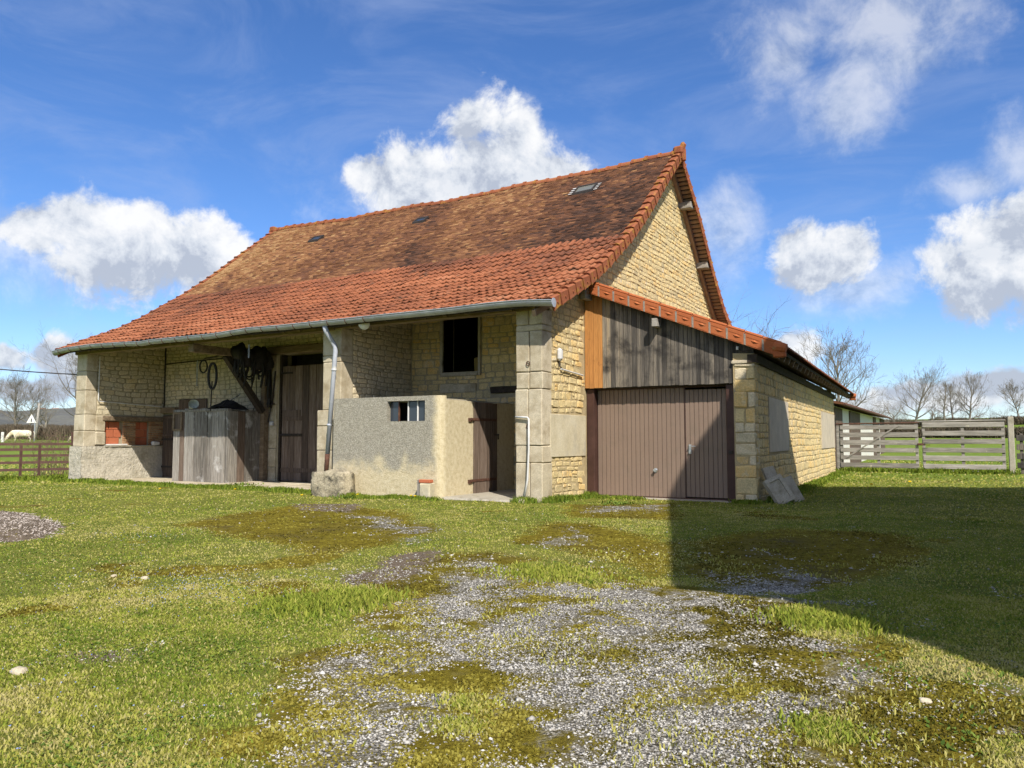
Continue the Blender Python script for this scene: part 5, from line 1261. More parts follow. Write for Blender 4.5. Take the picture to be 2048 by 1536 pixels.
# ------------------------------------------------------------------ bare trees
def tree_mesh(base, H, seed, spread=.55, trunk=.035, levels=6, lean=(0, 0), start=.28, gnarl=.18, nchild=(3, 4)):
    r = np.random.default_rng(seed); trunkm = MB(); crown = MB(); base = np.array(base, float)
    def branch(p, d, L, rad, lev, mbx):
        n = 4 if lev < 2 else (3 if lev < 4 else 2); pts = [p]; q = p.copy(); dd = d.copy(); rs_ = [rad]
        for i in range(n):
            dd = dd + r.normal(size=3) * gnarl * (1 if lev else .35); dd[2] += .05 * (lev > 0) + (.03 if lev > 3 else 0); dd /= np.linalg.norm(dd); q = q + dd * L / n; pts.append(q.copy()); rs_.append(rad * (1 - .45 * (i + 1) / n))
        mbx.tube(pts, rs_, 6 if lev == 0 else (4 if lev < 3 else 3), r.random(), cap=False)
        if lev >= levels: return
        k = int(r.integers(nchild[0], nchild[1] + 1)) + (2 if lev == 0 else 0)
        for j in range(k):
            t = r.uniform(start if lev == 0 else .3, 1.0) if j else 1.0; f = t * n; i = min(int(f), n - 1); pp = pts[i] + (pts[i + 1] - pts[i]) * (f - i)
            ax = r.normal(size=3); ax -= dd * (ax @ dd); ax /= np.linalg.norm(ax); an = r.uniform(.35, 1.0) * spread * 1.6 * (.5 if j == 0 else 1)
            nd = dd * cos(an) + ax * sin(an)
            if nd[2] < -.1: nd[2] *= -.3
            branch(pp, nd / np.linalg.norm(nd), L * r.uniform(.58, .82), rs_[i] * r.uniform(.5, .7), lev + 1, crown)
    d0 = np.array([lean[0], lean[1], 1.0]); d0 /= np.linalg.norm(d0)
    branch(base, d0, H * .33, H * trunk, 0, trunkm)
    return trunkm, crown
def tall_tree(base, H, seed, width=.38, clear=.25, gnarl=.10, limbs=20, fork=False, droop=0.0):
    """straight leader with rising limbs, oval crown of fine twigs"""
    r = np.random.default_rng(seed); tm, cm = MB(), MB(); base = np.array(base, float)
    def grow(p, d, L, rad, lev):
        n = 4 if lev < 2 else 3; pts = [p]; dd = d.copy(); rs_ = [rad]
        for i in range(n):
            dd = dd + r.normal(size=3) * gnarl * (1.3 if lev > 1 else 1) + np.array([0, 0, .10 - droop * (lev == 1)]); dd /= np.linalg.norm(dd); pts.append(pts[-1] + dd * L / n); rs_.append(max(rad * (1 - .7 * (i + 1) / n), .007))
        cm.tube(pts, rs_, 4 if lev < 2 else 3, r.random(), cap=False)
        if lev >= 4: return
        for j in range((0, 6, 5, 4)[lev]):
            t = r.uniform(.25, 1.0) if j else 1.0; f = t * n; i = min(int(f), n - 1); pp = pts[i] + (pts[i + 1] - pts[i]) * (f - i)
            ax = r.normal(size=3); ax -= dd * (ax @ dd); ax /= np.linalg.norm(ax); an = r.uniform(.35, .85) * (.4 if j == 0 else 1)
            grow(pp, dd * cos(an) + ax * sin(an), L * r.uniform(.38, .62), rs_[i] * r.uniform(.5, .7), lev + 1)
    lead = [base]; d = np.array([r.normal(0, .04), r.normal(0, .04), 1.0]); n = 10
    for i in range(n): d = d + np.array([r.normal(0, .05), r.normal(0, .05), 0]); d /= np.linalg.norm(d); lead.append(lead[-1] + d * H * .88 / n)
    R0 = H * .022; rr = [R0 * (1.25 if i == 0 else 1) * (1 - .9 * i / n) + .02 for i in range(n + 1)]; tm.tube(lead, rr, 7, .4)
    for k in range(limbs):
        t = clear + (1 - clear) * (k + r.random()) / limbs; f = t * n; i = min(int(f), n - 1); p = lead[i] + (lead[i + 1] - lead[i]) * (f - i)
        u = (t - clear) / (1 - clear); L = H * width * (.35 + .65 * sin(pi * min(u * .8 + .22, 1))) * r.uniform(.75, 1.15); a = k * 2.4 + r.uniform(-.5, .5); el = .35 + .75 * u + r.uniform(-.12, .15)
        grow(p, np.array([cos(a) * cos(el), sin(a) * cos(el), sin(el)]), L, rr[i] * r.uniform(.4, .6), 1)
    return tm, cm
def tree(name, x, y, H, seed, label, group=None, mt=None, zb=None, tall=False, **kw):
    z = gz(x, y) - .1 if zb is None else zb
    o = root(name, label, 'tree', (x, y, z), group); a, b = (tall_tree if tall else tree_mesh)((x, y, z), H, seed, **kw)
    a.build('trunk', mt or M['bark'], o, smooth=True); b.build('crown', mt or M['bark'], o, smooth=True); return o
def tpx(u, d): p = aD(u, 879, d); return p[0], p[1]
x, y = tpx(1470, 46); tree('bare_tree', x, y, 12.6, 11, 'dark bare tree showing past the gable verge of the barn', levels=6, spread=.75, gnarl=.26, start=.45)
x, y = tpx(1672, 62); tree('bare_tree', x, y, 8.3, 12, 'tall spreading bare tree rising over the garage eave', tall=True, width=.38, clear=.3, gnarl=.12)
R_G = 'bare trees along the far hedge'
x, y = tpx(1830, 118); tree('bare_tree', x, y, 8.2, 13, 'broad round bare tree, largest on the far hedge', R_G, tall=True, width=.46, clear=.2)
x, y = tpx(1892, 122); tree('bare_tree', x, y, 7.2, 14, 'narrow bare tree just right of the broad round one', R_G, tall=True, width=.26, clear=.25, limbs=14)
x, y = tpx(1908, 126); tree('bare_tree', x, y, 7.4, 15, 'leaning slender bare tree third along the far hedge', R_G, tall=True, width=.26, clear=.28, limbs=14)
x, y = tpx(1940, 124); tree('bare_tree', x, y, 7.6, 16, 'oval bare tree standing last before the open sky gap', R_G, tall=True, width=.42, clear=.18)
x, y = tpx(2040, 124); tree('bare_tree', x, y, 6.4, 17, 'bare tree cut by the right edge of the view', R_G, tall=True, width=.38, clear=.3)
x, y = tpx(1755, 84); tree('thicket_tree', x, y, 6.4, 18, 'tangled bare thicket tree behind the far shed', 'thicket behind the shed', spread=.85, start=.08, trunk=.018, gnarl=.25)
x, y = tpx(1715, 80); tree('thicket_tree', x, y, 6.8, 19, 'low tangled thicket tree nearest the garage eave', 'thicket behind the shed', spread=.85, start=.08, trunk=.018, gnarl=.25)
x, y = tpx(1790, 92); tree('thicket_tree', x, y, 7.4, 20, 'tangled thicket tree left of the broad round tree', 'thicket behind the shed', spread=.8, start=.08, trunk=.018, gnarl=.25)
x, y = tpx(1868, 112); tree('ivy_stump', x, y, 4.6, 22, 'short thick ivy-grown stump between hedge trees', None, spread=.7, trunk=.05, levels=4)
L_G = 'bare field trees at the left'
x, y = tpx(30, 100); tree('bare_tree', x, y, 6.6, 24, 'round bare oak left of the road sign', L_G, tall=True, width=.62, clear=.25, gnarl=.16)
x, y = tpx(60, 112); tree('bare_tree', x, y, 6.2, 25, 'bare oak standing directly behind the road sign', L_G, tall=True, width=.6, clear=.25, gnarl=.16)
x, y = tpx(168, 92); tree('bare_tree', x, y, 9.0, 26, 'wide bare tree half hidden by the left end of the barn', L_G, tall=True, width=.6, clear=.2, gnarl=.15)
x, y = tpx(88, 130); tree('bare_tree', x, y, 7.5, 27, 'small distant bare tree right of the utility pole', L_G, spread=.6, levels=5)
for k, u in enumerate((1960, 1985, 2010, 1925)):
    x, y = tpx(u, 128); tree('red_twig_bush', x, y, 4.2, 40 + k, ['reddish twiggy bush left of the sky gap', 'reddish twiggy bush in the middle of the sky gap', 'reddish twiggy bush near the right edge', 'reddish twiggy bush under the oval tree'][k], 'reddish hedge bushes', M['bark_red'], spread=.6, start=.05, trunk=.012, levels=5)

# ------------------------------------------------------------------ hedges: masses of fine twigs
def hedge(name, p, q, h, wd, n, lab, seed):
    r = np.random.default_rng(seed); p = np.array(p[:2]); q = np.array(q[:2]); L = np.linalg.norm(q - p); d = (q - p) / L; nn = np.array([-d[1], d[0]])
    t = r.random(n); o = r.normal(0, wd / 4, n); b = p + np.outer(t * L, d) + np.outer(o, nn); zb = ground_z(b[:, 0], b[:, 1]) - .05 + r.random(n) * h * .55
    top = b + np.outer(r.normal(0, .25, n), d) + np.outer(r.normal(0, .2, n), nn); zt = zb + r.uniform(.25, .5, n) * h * (1 + .25 * np.sin(t * L * .7))
    zt = np.minimum(zt, ground_z(b[:, 0], b[:, 1]) + h * (1 + r.normal(0, .04, n)))
    w_ = r.uniform(.02, .05, n); a = r.uniform(0, pi, n); ox = np.stack([np.cos(a) * w_, np.sin(a) * w_], -1)
    V = np.empty((n, 4, 3)); V[:, 0, :2] = b - ox; V[:, 1, :2] = b + ox; V[:, 0, 2] = V[:, 1, 2] = zb; V[:, 2, :2] = top + ox * .5; V[:, 3, :2] = top - ox * .5; V[:, 2, 2] = V[:, 3, 2] = zt
    F = np.arange(n * 4).reshape(n, 4); ob = raw_mesh(name, V.reshape(-1, 3), faces_quad=F, mt=M['hedge'], vals=r.random(n))
    tag(ob, lab, 'hedge'); return ob
hedge('hedge', aD(-60, 875, 95), aD(175, 875, 84), 1.7, 1.4, 16000, 'brown winter hedge behind the grazing cow', 1)
hedge('hedge', aD(-60, 865, 150), aD(200, 865, 140), 1.6, 2.0, 9000, 'distant dark hedge below the left-hand oaks', 2)
hedge('hedge', aD(1700, 879, 88), aD(2120, 879, 74), 1.35, 1.4, 16000, 'brown hedge seen through the top of the plank gate', 3)
hedge('hedge', aD(1640, 879, 128), aD(2140, 879, 122), 1.5, 1.6, 16000, 'long trimmed hedge along the crest of the right-hand field', 4)

# ------------------------------------------------------------------ distant wooded ridge at the left
az0, az1 = None, None
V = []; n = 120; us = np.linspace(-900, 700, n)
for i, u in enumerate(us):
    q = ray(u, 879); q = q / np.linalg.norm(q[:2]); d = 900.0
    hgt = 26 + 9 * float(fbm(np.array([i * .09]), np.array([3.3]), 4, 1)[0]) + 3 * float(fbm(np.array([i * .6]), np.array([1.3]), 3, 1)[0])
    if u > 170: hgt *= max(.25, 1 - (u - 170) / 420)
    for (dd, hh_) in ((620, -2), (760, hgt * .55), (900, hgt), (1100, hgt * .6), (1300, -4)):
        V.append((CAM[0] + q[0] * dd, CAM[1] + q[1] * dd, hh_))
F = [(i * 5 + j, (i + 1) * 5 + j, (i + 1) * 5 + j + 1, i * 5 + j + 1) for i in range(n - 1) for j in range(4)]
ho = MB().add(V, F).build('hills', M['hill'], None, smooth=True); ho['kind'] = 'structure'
p = aD(92, 824, 800); fh = root('distant_farm', 'tiny white farm buildings on the far ridge', 'building', tuple(p))
for k, (dx, w_) in enumerate(((-3, 9), (8, 12), (22, 8))):
    c = p + np.array([_rt[0] * dx * 1.2, _rt[1] * dx * 1.2, -1.0]); MB().box(c, (w_, 6, 5)).build('wall', M['white'], fh); MB().prism([(-3.4, 2.4), (3.4, 2.4), (0, 5)], 0, -w_ / 2 - .3, w_ / 2 + .3).build('roof', M['block'], fh).location = Vector(c) - Vector(p) + Vector(p) if False else (Vector(c))

# ------------------------------------------------------------------ cows
def cow(name, x, y, heading, lab, seed, graze=True):
    z = gz(x, y); o = root(name, lab, 'cow', (x, y, z), None)
    def W(l, s, h):   # along body, sideways, height
        l, s, h = l * .88, s * .88, h * .88
        return np.array([x + cos(heading) * l - sin(heading) * s, y + sin(heading) * l + cos(heading) * s, z + h])
    bm_v = []; bm_e = []; rad = []
    def chain_(pts, rr, link=None):
        prev = link
        ids = []
        for p_, r_ in zip(pts, rr):
            bm_v.append(p_); rad.append(r_); i = len(bm_v) - 1; ids.append(i)
            if prev is not None: bm_e.append((prev, i))
            prev = i
        return ids
    sp = chain_([W(-.95, 0, 1.10), W(-.70, 0, 1.08), W(-.25, 0, .98), W(.25, 0, .98), W(.65, 0, 1.06), W(.85, 0, 1.08)], [(.22, .28), (.32, .36), (.37, .43), (.38, .45), (.30, .38), (.24, .30)])
    nk = chain_([W(1.08, 0, .92), W(1.32, 0, .62), W(1.45, 0, .42)], [(.17, .22), (.13, .17), (.13, .15)], sp[-1])
    hd = chain_([W(1.56, 0, .26), W(1.66, 0, .08)], [(.11, .12), (.075, .085)], nk[-1])
    for s_ in (-1, 1):
        chain_([W(.62, s_ * .20, .66), W(.60, s_ * .20, .36), W(.62, s_ * .20, .04)], [(.12, .13), (.065, .07), (.06, .06)], sp[4])
        chain_([W(-.72, s_ * .22, .74), W(-.66, s_ * .22, .60), W(-.86, s_ * .22, .40), W(-.80, s_ * .22, .04)], [(.15, .19), (.11, .13), (.065, .07), (.06, .06)], sp[1])
    me = bpy.data.meshes.new('body'); me.from_pydata([tuple(p_ - np.array([x, y, z])) for p_ in bm_v], bm_e, []); me.update()
    ob = bpy.data.objects.new('body', me); COL.objects.link(ob); ob.modifiers.new('skin', 'SKIN'); ob.modifiers.new('sub', 'SUBSURF').levels = 2
    ob.modifiers['sub'].render_levels = 2
    for sv, r_ in zip(me.skin_vertices[0].data, rad): sv.radius = (r_[0] * .88, r_[1] * .88)
    me.skin_vertices[0].data[0].use_root = True
    dg = bpy.context.evaluated_depsgraph_get(); ev = ob.evaluated_get(dg); m2 = bpy.data.meshes.new_from_object(ev)
    bpy.data.objects.remove(ob); b_ = bpy.data.objects.new('body', m2); COL.objects.link(b_); b_.parent = o
    if not m2.materials: m2.materials.append(M['cow'])
    else: m2.materials[0] = M['cow']
    m2.polygons.foreach_set('use_smooth', [True] * len(m2.polygons))
    for s_ in (-1, 1):
        MB().tube([W(1.42, s_ * .10, .40), W(1.38, s_ * .22, .42), W(1.36, s_ * .30, .36)], [.03, .07, .02], 6).build('ear', M['cow'], o, smooth=True)
        MB().tube([W(1.44, s_ * .07, .48), W(1.50, s_ * .16, .54), W(1.56, s_ * .17, .56)], [.03, .025, .008], 6).build('horn', M['enamel'], o, smooth=True)
    MB().tube([W(-1.12, 0, 1.22), W(-1.22, 0, 1.05), W(-1.22, 0, .55), W(-1.22, 0, .42)], [.05, .03, .025, .05], 6).build('tail', M['cow'], o, smooth=True)
    return o
p = aD(43, 882, 76); cow('cow', p[0], p[1], YAW + pi + .55, 'cream cow grazing behind the metal fence', 1)
p = aD(166, 876, 76); cow('cow', p[0], p[1], YAW + pi, 'pale cow mostly hidden behind the left barn pillar', 2)

# ------------------------------------------------------------------ pole, wire, road sign, stake
p = aD(72, 850, 86); x, y = p[0], p[1]; zb = gz(x, y)
ztop = aD(77, 806, 86)[2]
pl = root('utility_pole', 'pale leaning wooden utility pole left of the barn', 'pole', (x, y, zb))
MB().tube([(x, y, zb - .2), (x + .25, y + .12, ztop)], [.16, .11], 8).build('shaft', M['gate_wood'], pl, smooth=True)
MB().bar((x - .1, y - .1, ztop - .2), (x + .6, y + .3, ztop - .2), .06, .06).build('cross_arm', M['gate_wood'], pl)
a = aD(-400, 715, 30); b = aD(0, 735, 30); c = aD(146, 747, 30); e = (c + np.array([1.6, .2, .0]))
c = np.array([-15.37, .6, aX(157, 748, -15.37)[2]]); e = np.array(aD(-300, 700, 24)); mid = (c + e) / 2 + np.array([0, 0, -.12])
ww = []
for t in np.linspace(0, 1, 14): ww.append(c * (1 - t) + e * t + np.array([0, 0, -.5 * t * (1 - t)]))
tag(MB().tube(ww, .018, 6).build('overhead_cable', M['iron']), 'black overhead cable running left from the barn corner', 'cable')
p = aD(63, 848, 80); x, y = p[0], p[1]; zb = gz(x, y)
sgn = root('road_sign', 'triangular road warning sign in front of the left-hand trees', 'sign', (x, y, zb))
q = -_fw.copy(); q[2] = 0; q /= np.linalg.norm(q); rt2 = np.array([_rt[0], _rt[1], 0])
zc = aD(62, 840, 80)[2]
def tri(s_, off, nm, mt):
    cc = np.array([x, y, zc]) + q * off; P3 = [cc + np.array([0, 0, .62 * s_]), cc + rt2 * .52 * s_ - np.array([0, 0, .30 * s_]), cc - rt2 * .52 * s_ - np.array([0, 0, .30 * s_])]
    return MB().add(P3 + [p_ - q * .02 for p_ in P3], [(0, 1, 2), (5, 4, 3), (0, 3, 4, 1), (1, 4, 5, 2), (2, 5, 3, 0)]).build(nm, mt, sgn)
tri(1.0, .05, 'sign_plate', M['white']); tri(.0, .05, 'x', M['white']) if False else None
cc = np.array([x, y, zc - .02]) + q * .06
MB().box(cc, (.10, .02, .34), np.array([rt2, q, np.array([0, 0, 1.0])]).T).build('symbol', M['black_paint'], sgn)
MB().tube([(x + .35 * rt2[0], y + .35 * rt2[1], zb), (x + .35 * rt2[0], y + .35 * rt2[1], zc - .1)], .06, 6).build('sign_post', M['zinc'], sgn)
p = aD(5, 870, 75); zb = gz(p[0], p[1]); tag(MB().bev((p[0] - .1, p[1] - .1, zb), (p[0] + .1, p[1] + .1, zb + 1.0), .02).build('marker_post', M['white']), 'short white marker post at the left edge of the field', 'post')

# ------------------------------------------------------------------ grass, gravel and small plants
def scatter(n, dmin, dmax, amin=-.72, amax=.72, seed=0, power=1.0):
    r = np.random.default_rng(seed); d = dmin + (dmax - dmin) * r.random(n) ** power; a = r.uniform(amin, amax, n)
    return CAM[0] + d * (-np.sin(YAW + -a)), CAM[1] + d * np.cos(YAW - a), d, r
def outside_buildings(x, y):
    ok = ~((x < .06) & (x > -15.5) & (y > -.12)) & ~((x < 3.66 - .04 * (y - 1.94)) & (x > -.1) & (y > 1.82) & (y < 17.6)) & ~((x > -5.05) & (x < -2.0) & (y > -.44)) & ~((x > -2.2) & (x < -.5) & (y > -.25)) & (x < 8.9)
    ok &= ~((x < 2.7) & (y > 18)); ok &= ~((x > -5.3) & (x < -4.15) & (y > -.9))
    return ok
BV, BF, BA = [], [], []; base_n = 0
def blades(x, y, d, r, hmean, wmul, tone, lean=.5):
    global base_n
    n = len(x); z = ground_z(x, y); h = hmean * r.uniform(.45, 1.35, n); w_ = (.0022 + .00055 * d) * r.uniform(.7, 1.4, n) * wmul
    a = r.uniform(0, 2 * pi, n); ox, oy = np.cos(a) * w_, np.sin(a) * w_; b = r.uniform(0, 2 * pi, n); l = h * lean * r.uniform(.2, 1.3, n); lx, ly = np.cos(b) * l, np.sin(b) * l
    V = np.empty((n, 5, 3))
    V[:, 0] = np.stack([x - ox, y - oy, z - .005], -1); V[:, 1] = np.stack([x + ox, y + oy, z - .005], -1)
    V[:, 2] = np.stack([x + lx * .35 - ox * .8, y + ly * .35 - oy * .8, z + h * .62], -1); V[:, 3] = np.stack([x + lx * .35 + ox * .8, y + ly * .35 + oy * .8, z + h * .62], -1)
    V[:, 4] = np.stack([x + lx, y + ly, z + h], -1)
    k = base_n + np.arange(n)[:, None] * 5
    F = np.concatenate([k + np.array([[0, 1, 3]]), k + np.array([[0, 3, 2]]), k + np.array([[2, 3, 4]])], 1).reshape(-1, 3)
    BV.append(V.reshape(-1, 3)); BF.append(F); BA.append(np.repeat(np.clip(tone, 0, 1), 3)); base_n += n * 5
def lawn(n, d0, d1, hm, wmul, seed, power=1.0):
    x, y, d, r = scatter(n, d0, d1, seed=seed, power=power); ok = outside_buildings(x, y); x, y, d = x[ok], y[ok], d[ok]
    gv, ms, dt, il_ = zones(x, y); mdd = sdist(MOUND, x, y)
    dens = np.clip(1 - 1.2 * gv - 1.1 * np.clip(ms * 1.3 - .1, 0, 1) * (.85 + .6 * (fbm(x + 70, y + 13, 3, 3.0) - .3)) - .9 * dt, .0, 1) + il_ * .6
    dens *= .45 + 1.1 * fbm(x + 5, y + 8, 4, 1.5); dens[mdd > -.05] = 0
    ok = r.random(len(x)) < dens; x, y, d, il_, ms = x[ok], y[ok], d[ok], il_[ok], ms[ok]
    pn = fbm(x + 60, y + 20, 4, .7); pf = fbm(x + 11, y + 77, 3, 5)
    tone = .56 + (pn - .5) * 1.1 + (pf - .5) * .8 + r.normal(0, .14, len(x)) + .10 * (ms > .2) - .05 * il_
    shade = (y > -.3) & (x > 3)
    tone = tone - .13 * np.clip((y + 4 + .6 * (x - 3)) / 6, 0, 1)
    dry = r.random(len(x)) < .22; tone[dry] = r.uniform(.8, 1, dry.sum())
    hh_ = hm * (.55 + .9 * fbm(x + 19, y + 91, 3, 1.3)) * (1 + .7 * il_)
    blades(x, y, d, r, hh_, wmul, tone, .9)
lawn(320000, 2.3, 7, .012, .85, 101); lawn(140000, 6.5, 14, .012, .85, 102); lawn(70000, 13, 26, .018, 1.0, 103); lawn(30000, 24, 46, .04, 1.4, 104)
# sparse short tufts growing in the moss
x, y, d, r = scatter(60000, 2.3, 9, seed=111); gv, ms, dt, il_ = zones(x, y); ok = (ms > .5) & (fbm(x, y, 4, 2.6) > .60) & (r.random(len(x)) < .55); x, y, d = x[ok], y[ok], d[ok]
blades(x, y, d, r, .022, .9, r.normal(.74, .10, len(x)), 1.0)
# long tuft and lush strips along the walls
def patch(cx, cy, rx, ry, n, h, tone, seed, lean=.7, wm=1.2):
    r = np.random.default_rng(seed); x = cx + r.normal(0, rx / 2, n); y = cy + r.normal(0, ry / 2, n); ok = outside_buildings(x, y); x, y = x[ok], y[ok]; d = np.hypot(x - CAM[0], y - CAM[1]); blades(x, y, d, r, h, wm, r.normal(tone, .12, len(x)), lean)
for (u, v, rx, n, h, tone) in ((600, 1212, .34, 1100, .05, .42), (670, 1205, .40, 1400, .055, .45), (730, 1195, .32, 900, .05, .48), (1650, 1458, .18, 600, .026, .4), (930, 1402, .16, 350, .018, .72), (912, 1458, .12, 300, .018, .65), (1650, 1245, .35, 1500, .05, .45), (1100, 1150, .5, 1500, .04, .5)):
    p = aZ(u, v); patch(p[0], p[1], rx, rx * .8, n, h, tone, int(u))
def strip(p, q, wd, n, h, tone, seed):
    r = np.random.default_rng(seed); t = r.random(n); x = p[0] + (q[0] - p[0]) * t + r.normal(0, wd, n); y = p[1] + (q[1] - p[1]) * t + r.normal(0, wd, n); ok = outside_buildings(x, y); x, y = x[ok], y[ok]
    d = np.hypot(x - CAM[0], y - CAM[1]); blades(x, y, d, r, h * (.5 + fbm(x, y, 3, 3)), 1.0, r.normal(tone, .12, len(x)), .6)
strip((-15.4, -.3), (-5.2, -.25), .12, 9000, .09, .22, 1); strip((-4.2, -.85), (-2.1, -.55), .08, 2500, .08, .22, 2); strip((-.4, -.25), (.15, .1), .08, 1200, .10, .2, 3); strip((.15, .2), (.25, 1.8), .06, 1200, .10, .2, 4)
strip((3.7, 2.2), (3.1, 17), .14, 6000, .08, .2, 5); strip((3.2, 1.75), (3.6, 1.7), .06, 600, .07, .2, 6); strip((.3, 1.6), (1.4, 1.65), .05, 900, .06, .25, 7); strip((-17.5, -1.7), (-16.2, .4), .15, 3000, .12, .25, 8); strip((3, 18.3), (8.4, 18.4), .12, 4000, .14, .25, 9); strip((-12.5, 1.0), (-10.2, 1.0), .08, 0, .08, .2, 10)
gob = raw_mesh('grass', np.concatenate(BV), faces_tri=np.concatenate(BF), mt=M['blade'], vals=np.concatenate(BA), kind='stuff')
tag(gob, 'short spring grass growing over the farmyard', 'grass')

# moss cushions: very short upright shoots over the worn track
BV, BF, BA = [], [], []; base_n = 0
for (n_, d0, d1, sd_) in ((240000, 2.3, 6.5, 131), (110000, 6.0, 15, 132)):
    x, y, d, r = scatter(n_, d0, d1, seed=sd_); ok = outside_buildings(x, y); x, y, d = x[ok], y[ok], d[ok]; gv, ms, dt, il_ = zones(x, y)
    cl = fbm(x + 33, y + 55, 4, 5.0); ok = (ms > .35) & (r.random(len(x)) < np.clip((cl - .36) * 5, 0, 1) * np.clip(1.15 - gv, 0, 1)); x, y, d, cl = x[ok], y[ok], d[ok], cl[ok]
    tone = .56 + (fbm(x + 2, y + 60, 4, 1.3) - .5) * 1.3 + (cl - .5) * .8 + r.normal(0, .14, len(x))
    blades(x, y, d, r, .0045 + .007 * cl, 1.5, tone, .8)
mo_ = raw_mesh('moss', np.concatenate(BV), faces_tri=np.concatenate(BF), mt=M['moss'], vals=np.concatenate(BA), kind='stuff'); tag(mo_, 'yellow-brown moss carpeting the worn track', 'moss')
# small flat leaves of clover and daisies mixed into the turf
x, y, d, r = scatter(60000, 2.3, 14, seed=141); ok = outside_buildings(x, y); x, y, d = x[ok], y[ok], d[ok]; gv, ms, dt, il_ = zones(x, y)
ok = (ms < .3) & (gv < .2) & (fbm(x + 14, y + 41, 4, 1.1) > .5) & (sdist(MOUND, x, y) < 0); x, y, d = x[ok], y[ok], d[ok]; n_ = len(x); z = ground_z(x, y) + r.uniform(.004, .016, n_)
s_ = r.uniform(.005, .012, n_) * (1 + d * .04); a = r.uniform(0, 2 * pi, n_); V = np.empty((n_, 4, 3))
for k, (p_, q_) in enumerate(((-1, 0), (0, .6), (1, 0), (0, -.6))):
    V[:, k, 0] = x + s_ * (p_ * np.cos(a) - q_ * np.sin(a)); V[:, k, 1] = y + s_ * (p_ * np.sin(a) + q_ * np.cos(a)); V[:, k, 2] = z + s_ * r.uniform(-.4, .4, n_)
cv = raw_mesh('clover_leaves', V.reshape(-1, 3), faces_quad=np.arange(n_ * 4).reshape(n_, 4), mt=M['weed'], vals=r.random(n_), kind='stuff'); tag(cv, 'small flat clover leaves mixed into the lawn', 'clover')

# limestone chips on the worn track
def chips(name, n, dmin, dmax, size, seed, wfun, lab, dim=(.8, .45)):
    x, y, d, r = scatter(n, dmin, dmax, seed=seed, power=1.0); ok = outside_buildings(x, y); x, y, d = x[ok], y[ok], d[ok]
    wgt = wfun(x, y); ok = r.random(len(x)) < wgt; x, y, d = x[ok], y[ok], d[ok]; n = len(x); z = ground_z(x, y)
    s_ = size * np.exp(r.normal(0, .35, n)); U6 = np.array([(1, 0, 0), (-1, 0, 0), (0, 1, 0), (0, -1, 0), (0, 0, 1), (0, 0, -1)], float)
    V = U6[None] * s_[:, None, None] * r.uniform(.55, 1.3, (n, 6, 1)) + r.normal(0, .18, (n, 6, 3)) * s_[:, None, None]
    V[:, :, 2] *= dim[1]; a = r.uniform(0, 2 * pi, n); c, sn = np.cos(a)[:, None], np.sin(a)[:, None]
    X_ = V[:, :, 0] * c - V[:, :, 1] * sn * dim[0]; Y_ = V[:, :, 0] * sn + V[:, :, 1] * c * dim[0]; V[:, :, 0] = X_ + x[:, None]; V[:, :, 1] = Y_ + y[:, None]; V[:, :, 2] += (z + s_ * .12)[:, None]
    T8 = np.array([(0, 2, 4), (2, 1, 4), (1, 3, 4), (3, 0, 4), (2, 0, 5), (1, 2, 5), (3, 1, 5), (0, 3, 5)])
    F = (np.arange(n)[:, None, None] * 6 + T8[None]).reshape(-1, 3)
    o = raw_mesh(name, V.reshape(-1, 3), faces_tri=F, mt=M['heap'] if 'heap' in name else M['gravel'], vals=np.repeat(np.clip(r.normal(.50, .26, n), 0, 1), 8), kind='stuff'); tag(o, lab, 'gravel'); return o
def wg(x, y):
    a, b, c, d = zones(x, y); return .3 * c + np.clip((a + (fbm(x, y, 4, 4.5) - .5) * 1.6 - .22) * 1.1, 0, .85) + .35 * np.clip(fbm(x + 8, y + 2, 3, 1.7) - .35, 0, 1) * np.clip(b, 0, 1) * (np.hypot(x - 6.9, y + 13) < 9)
chips('gravel', 170000, 2.3, 7.5, .0068, 201, wg, 'pale limestone chips strewn over the worn mossy track')
chips('gravel', 50000, 7.0, 16, .012, 202, wg, 'finer pale chips on the track nearer the garage')
chips('gravel_heap', 60000, 9, 17, .014, 203, lambda x, y: (sdist(MOUND, x, y) > -.05 + .3 * (fbm(x, y, 3, 6) - .5)).astype(float), 'small heap of pinkish gravel at the left edge of the lawn')

# single larger stones lying about
def stonepx(u, v, s_, lab, seed):
    p = aZ(u, v); o = rock('loose_stone', (p[0], p[1], gz(p[0], p[1]) + s_ * .08), (s_ * 1.3, s_, s_ * .7), seed, M['ashlar'], 3, .22, .4); tag(o, lab, 'stone')
stonepx(40, 1342, .075, 'white stone lying in the lawn at the lower left', 1); stonepx(1852, 1404, .05, 'white stone on the moss at the lower right', 2); stonepx(290, 1158, .06, 'larger white pebble in the lawn among blue flowers', 3)
stonepx(228, 1152, .045, 'small white pebble left of the blue flowers', 4); stonepx(1483, 1005, .09, 'pale stone at the foot of the garage pier', 5)

# flowers: dandelions by the wall, speedwell in the lawn
def flower(p, h, rr, mt, name, lab, grp, tilt=0):
    z = gz(p[0], p[1]); o = root(name, lab, 'flower', (p[0], p[1], z), grp); c = np.array([p[0], p[1], z + h])
    MB().tube([(p[0], p[1], z - .01), c], .003, 4).build('stem', M['weed'], o)
    mb = MB(); mb.tube([c - np.array([0, 0, .006]), c + np.array([0, -.006, .012])], [rr * .5, rr], 10, random.random()); mb.build('flower_head', mt, o); return o
dl = [(693, 990), (706, 995), (715, 996), (604, 997), (822, 999), (830, 1000), (470, 985), (320, 983), (1820, 971), (1743, 977)]
dn = ['in front of the boulder, left one', 'in front of the boulder, middle one', 'in front of the boulder, right one', 'beside the pillar left of the boulder', 'under the pen window, left one', 'under the pen window, right one', 'in front of the plank stall', 'in the grass by the left bay', 'in the grass before the plank gate', 'in the shade behind the concrete covers']
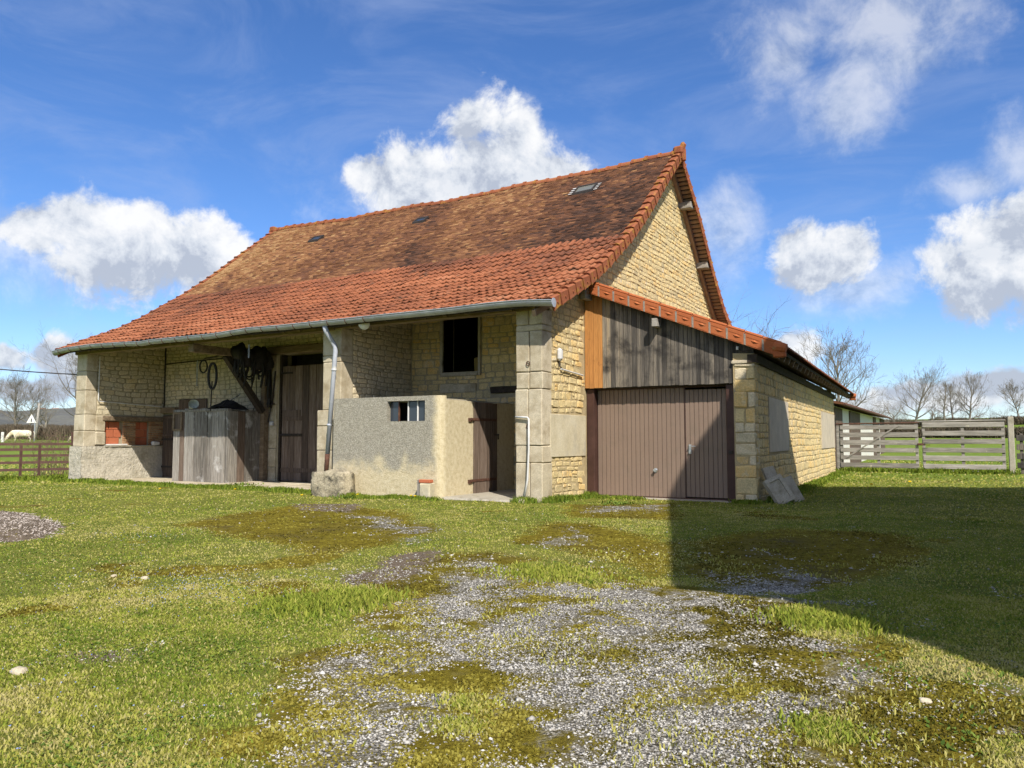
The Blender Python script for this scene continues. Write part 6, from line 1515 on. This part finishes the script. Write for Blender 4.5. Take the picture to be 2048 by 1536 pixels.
for (u, v), nm in zip(dl, dn): flower(aZ(u, v), .07 if u < 900 else .10, .03 if u < 900 else .04, M['petal_yellow'], 'dandelion', 'yellow dandelion ' + nm, 'dandelions in the yard')
V, A_f = [], []; r = np.random.default_rng(77); N_ = 420
cs = [aZ(350, 1150), aZ(390, 1175), aZ(270, 1075), aZ(180, 1405), aZ(330, 1215), aZ(220, 1190)]
mbf = MB()
for i in range(N_):
    c = cs[i % len(cs)] if i % len(cs) < 3 or r.random() < .5 else cs[1]; x, y = c[0] + r.normal(0, .42), c[1] + r.normal(0, .3); z = gz(x, y) + r.uniform(.018, .035); s_ = r.uniform(.0045, .0075)
    mbf.add([(x - s_, y, z), (x, y - s_, z + .003), (x + s_, y, z), (x, y + s_, z + .004)], [(0, 1, 2, 3)], float(r.random()))
tag(mbf.build('speedwell_flowers', M['petal_blue'], None, kind='stuff'), 'tiny blue flowers sprinkled over the left lawn', 'flowers')
# broad leaved weeds: clumps
def weed(u, v, R_, n, lab, seed, lw=.02, L=.09):
    p = aZ(u, v); r = np.random.default_rng(seed); o = MB()
    for i in range(n):
        x, y = p[0] + r.normal(0, R_ / 2), p[1] + r.normal(0, R_ / 2.5); z = gz(x, y); a = r.uniform(0, 2 * pi); l = L * r.uniform(.5, 1.2); e = r.uniform(.2, .9); d = np.array([cos(a) * cos(e), sin(a) * cos(e), sin(e)]); s_ = np.array([-sin(a), cos(a), 0]) * lw * r.uniform(.6, 1.2); b = np.array([x, y, z])
        o.add([b, b + d * l * .5 + s_, b + d * l, b + d * l * .5 - s_], [(0, 1, 2, 3)], float(r.random()))
    tag(o.build('weed_clump', M['weed'], kind='stuff'), lab, 'weeds')
weed(1105, 1003, .35, 130, 'leafy green weeds at the gable wall foot', 1); weed(1555, 1006, .45, 150, 'dark leafy weeds around the leaning concrete covers', 2); weed(1850, 1345, .5, 260, 'nettle patch at the right edge of the track', 3, .008, .035); weed(1960, 1480, .35, 160, 'green weeds at the lower right corner', 4, .008, .03)
weed(690, 996, .35, 130, 'green weeds in front of the boulder', 5); weed(480, 972, .5, 150, 'green weeds along the foot of the plank stall', 6, .02, .12); weed(1240, 1008, .4, 120, 'low weeds before the garage threshold', 7)

# bramble tangle behind the fence end
def bramble(c, R_, H, n, lab, seed):
    r = np.random.default_rng(seed); o = MB(); lf = MB()
    for i in range(n):
        p = np.array([c[0] + r.normal(0, R_ * .5), c[1] + r.normal(0, R_ * .5), gz(c[0], c[1])]); a = r.uniform(0, 2 * pi); h = H * r.uniform(.4, 1.1); L = R_ * r.uniform(.4, 1.2); d = np.array([cos(a), sin(a), 0])
        pts = [p, p + d * L * .3 + np.array([0, 0, h * .8]), p + d * L * .7 + np.array([0, 0, h]), p + d * L + np.array([0, 0, h * .55])]
        o.tube(pts, [.008, .007, .006, .003], 4, r.random())
        for k in range(5):
            q = pts[1] + (pts[3] - pts[1]) * r.random() + r.normal(0, .06, 3); s_ = .035; e = r.normal(size=3); e /= np.linalg.norm(e); f = np.cross(e, r.normal(size=3)); f /= np.linalg.norm(f); lf.add([q - e * s_, q + f * s_ * .6, q + e * s_, q - f * s_ * .6], [(0, 1, 2, 3)], float(r.random()))
    rt_ = root('bramble_bush', lab, 'bush', (c[0], c[1], gz(c[0], c[1]))); o.build('stems', M['bark_red'], rt_); lf.build('foliage', M['weed'], rt_)
bramble(aZ(128, 950), .9, .9, 60, 'bramble tangle behind the end of the metal fence', 3)
bramble(aD(50, 880, 58), 1.4, 1.0, 70, 'bare bush in front of the grazing cow', 4); bramble(aD(115, 879, 58), 1.6, 1.4, 90, 'bare bush in the field left of the barn pillar', 5)
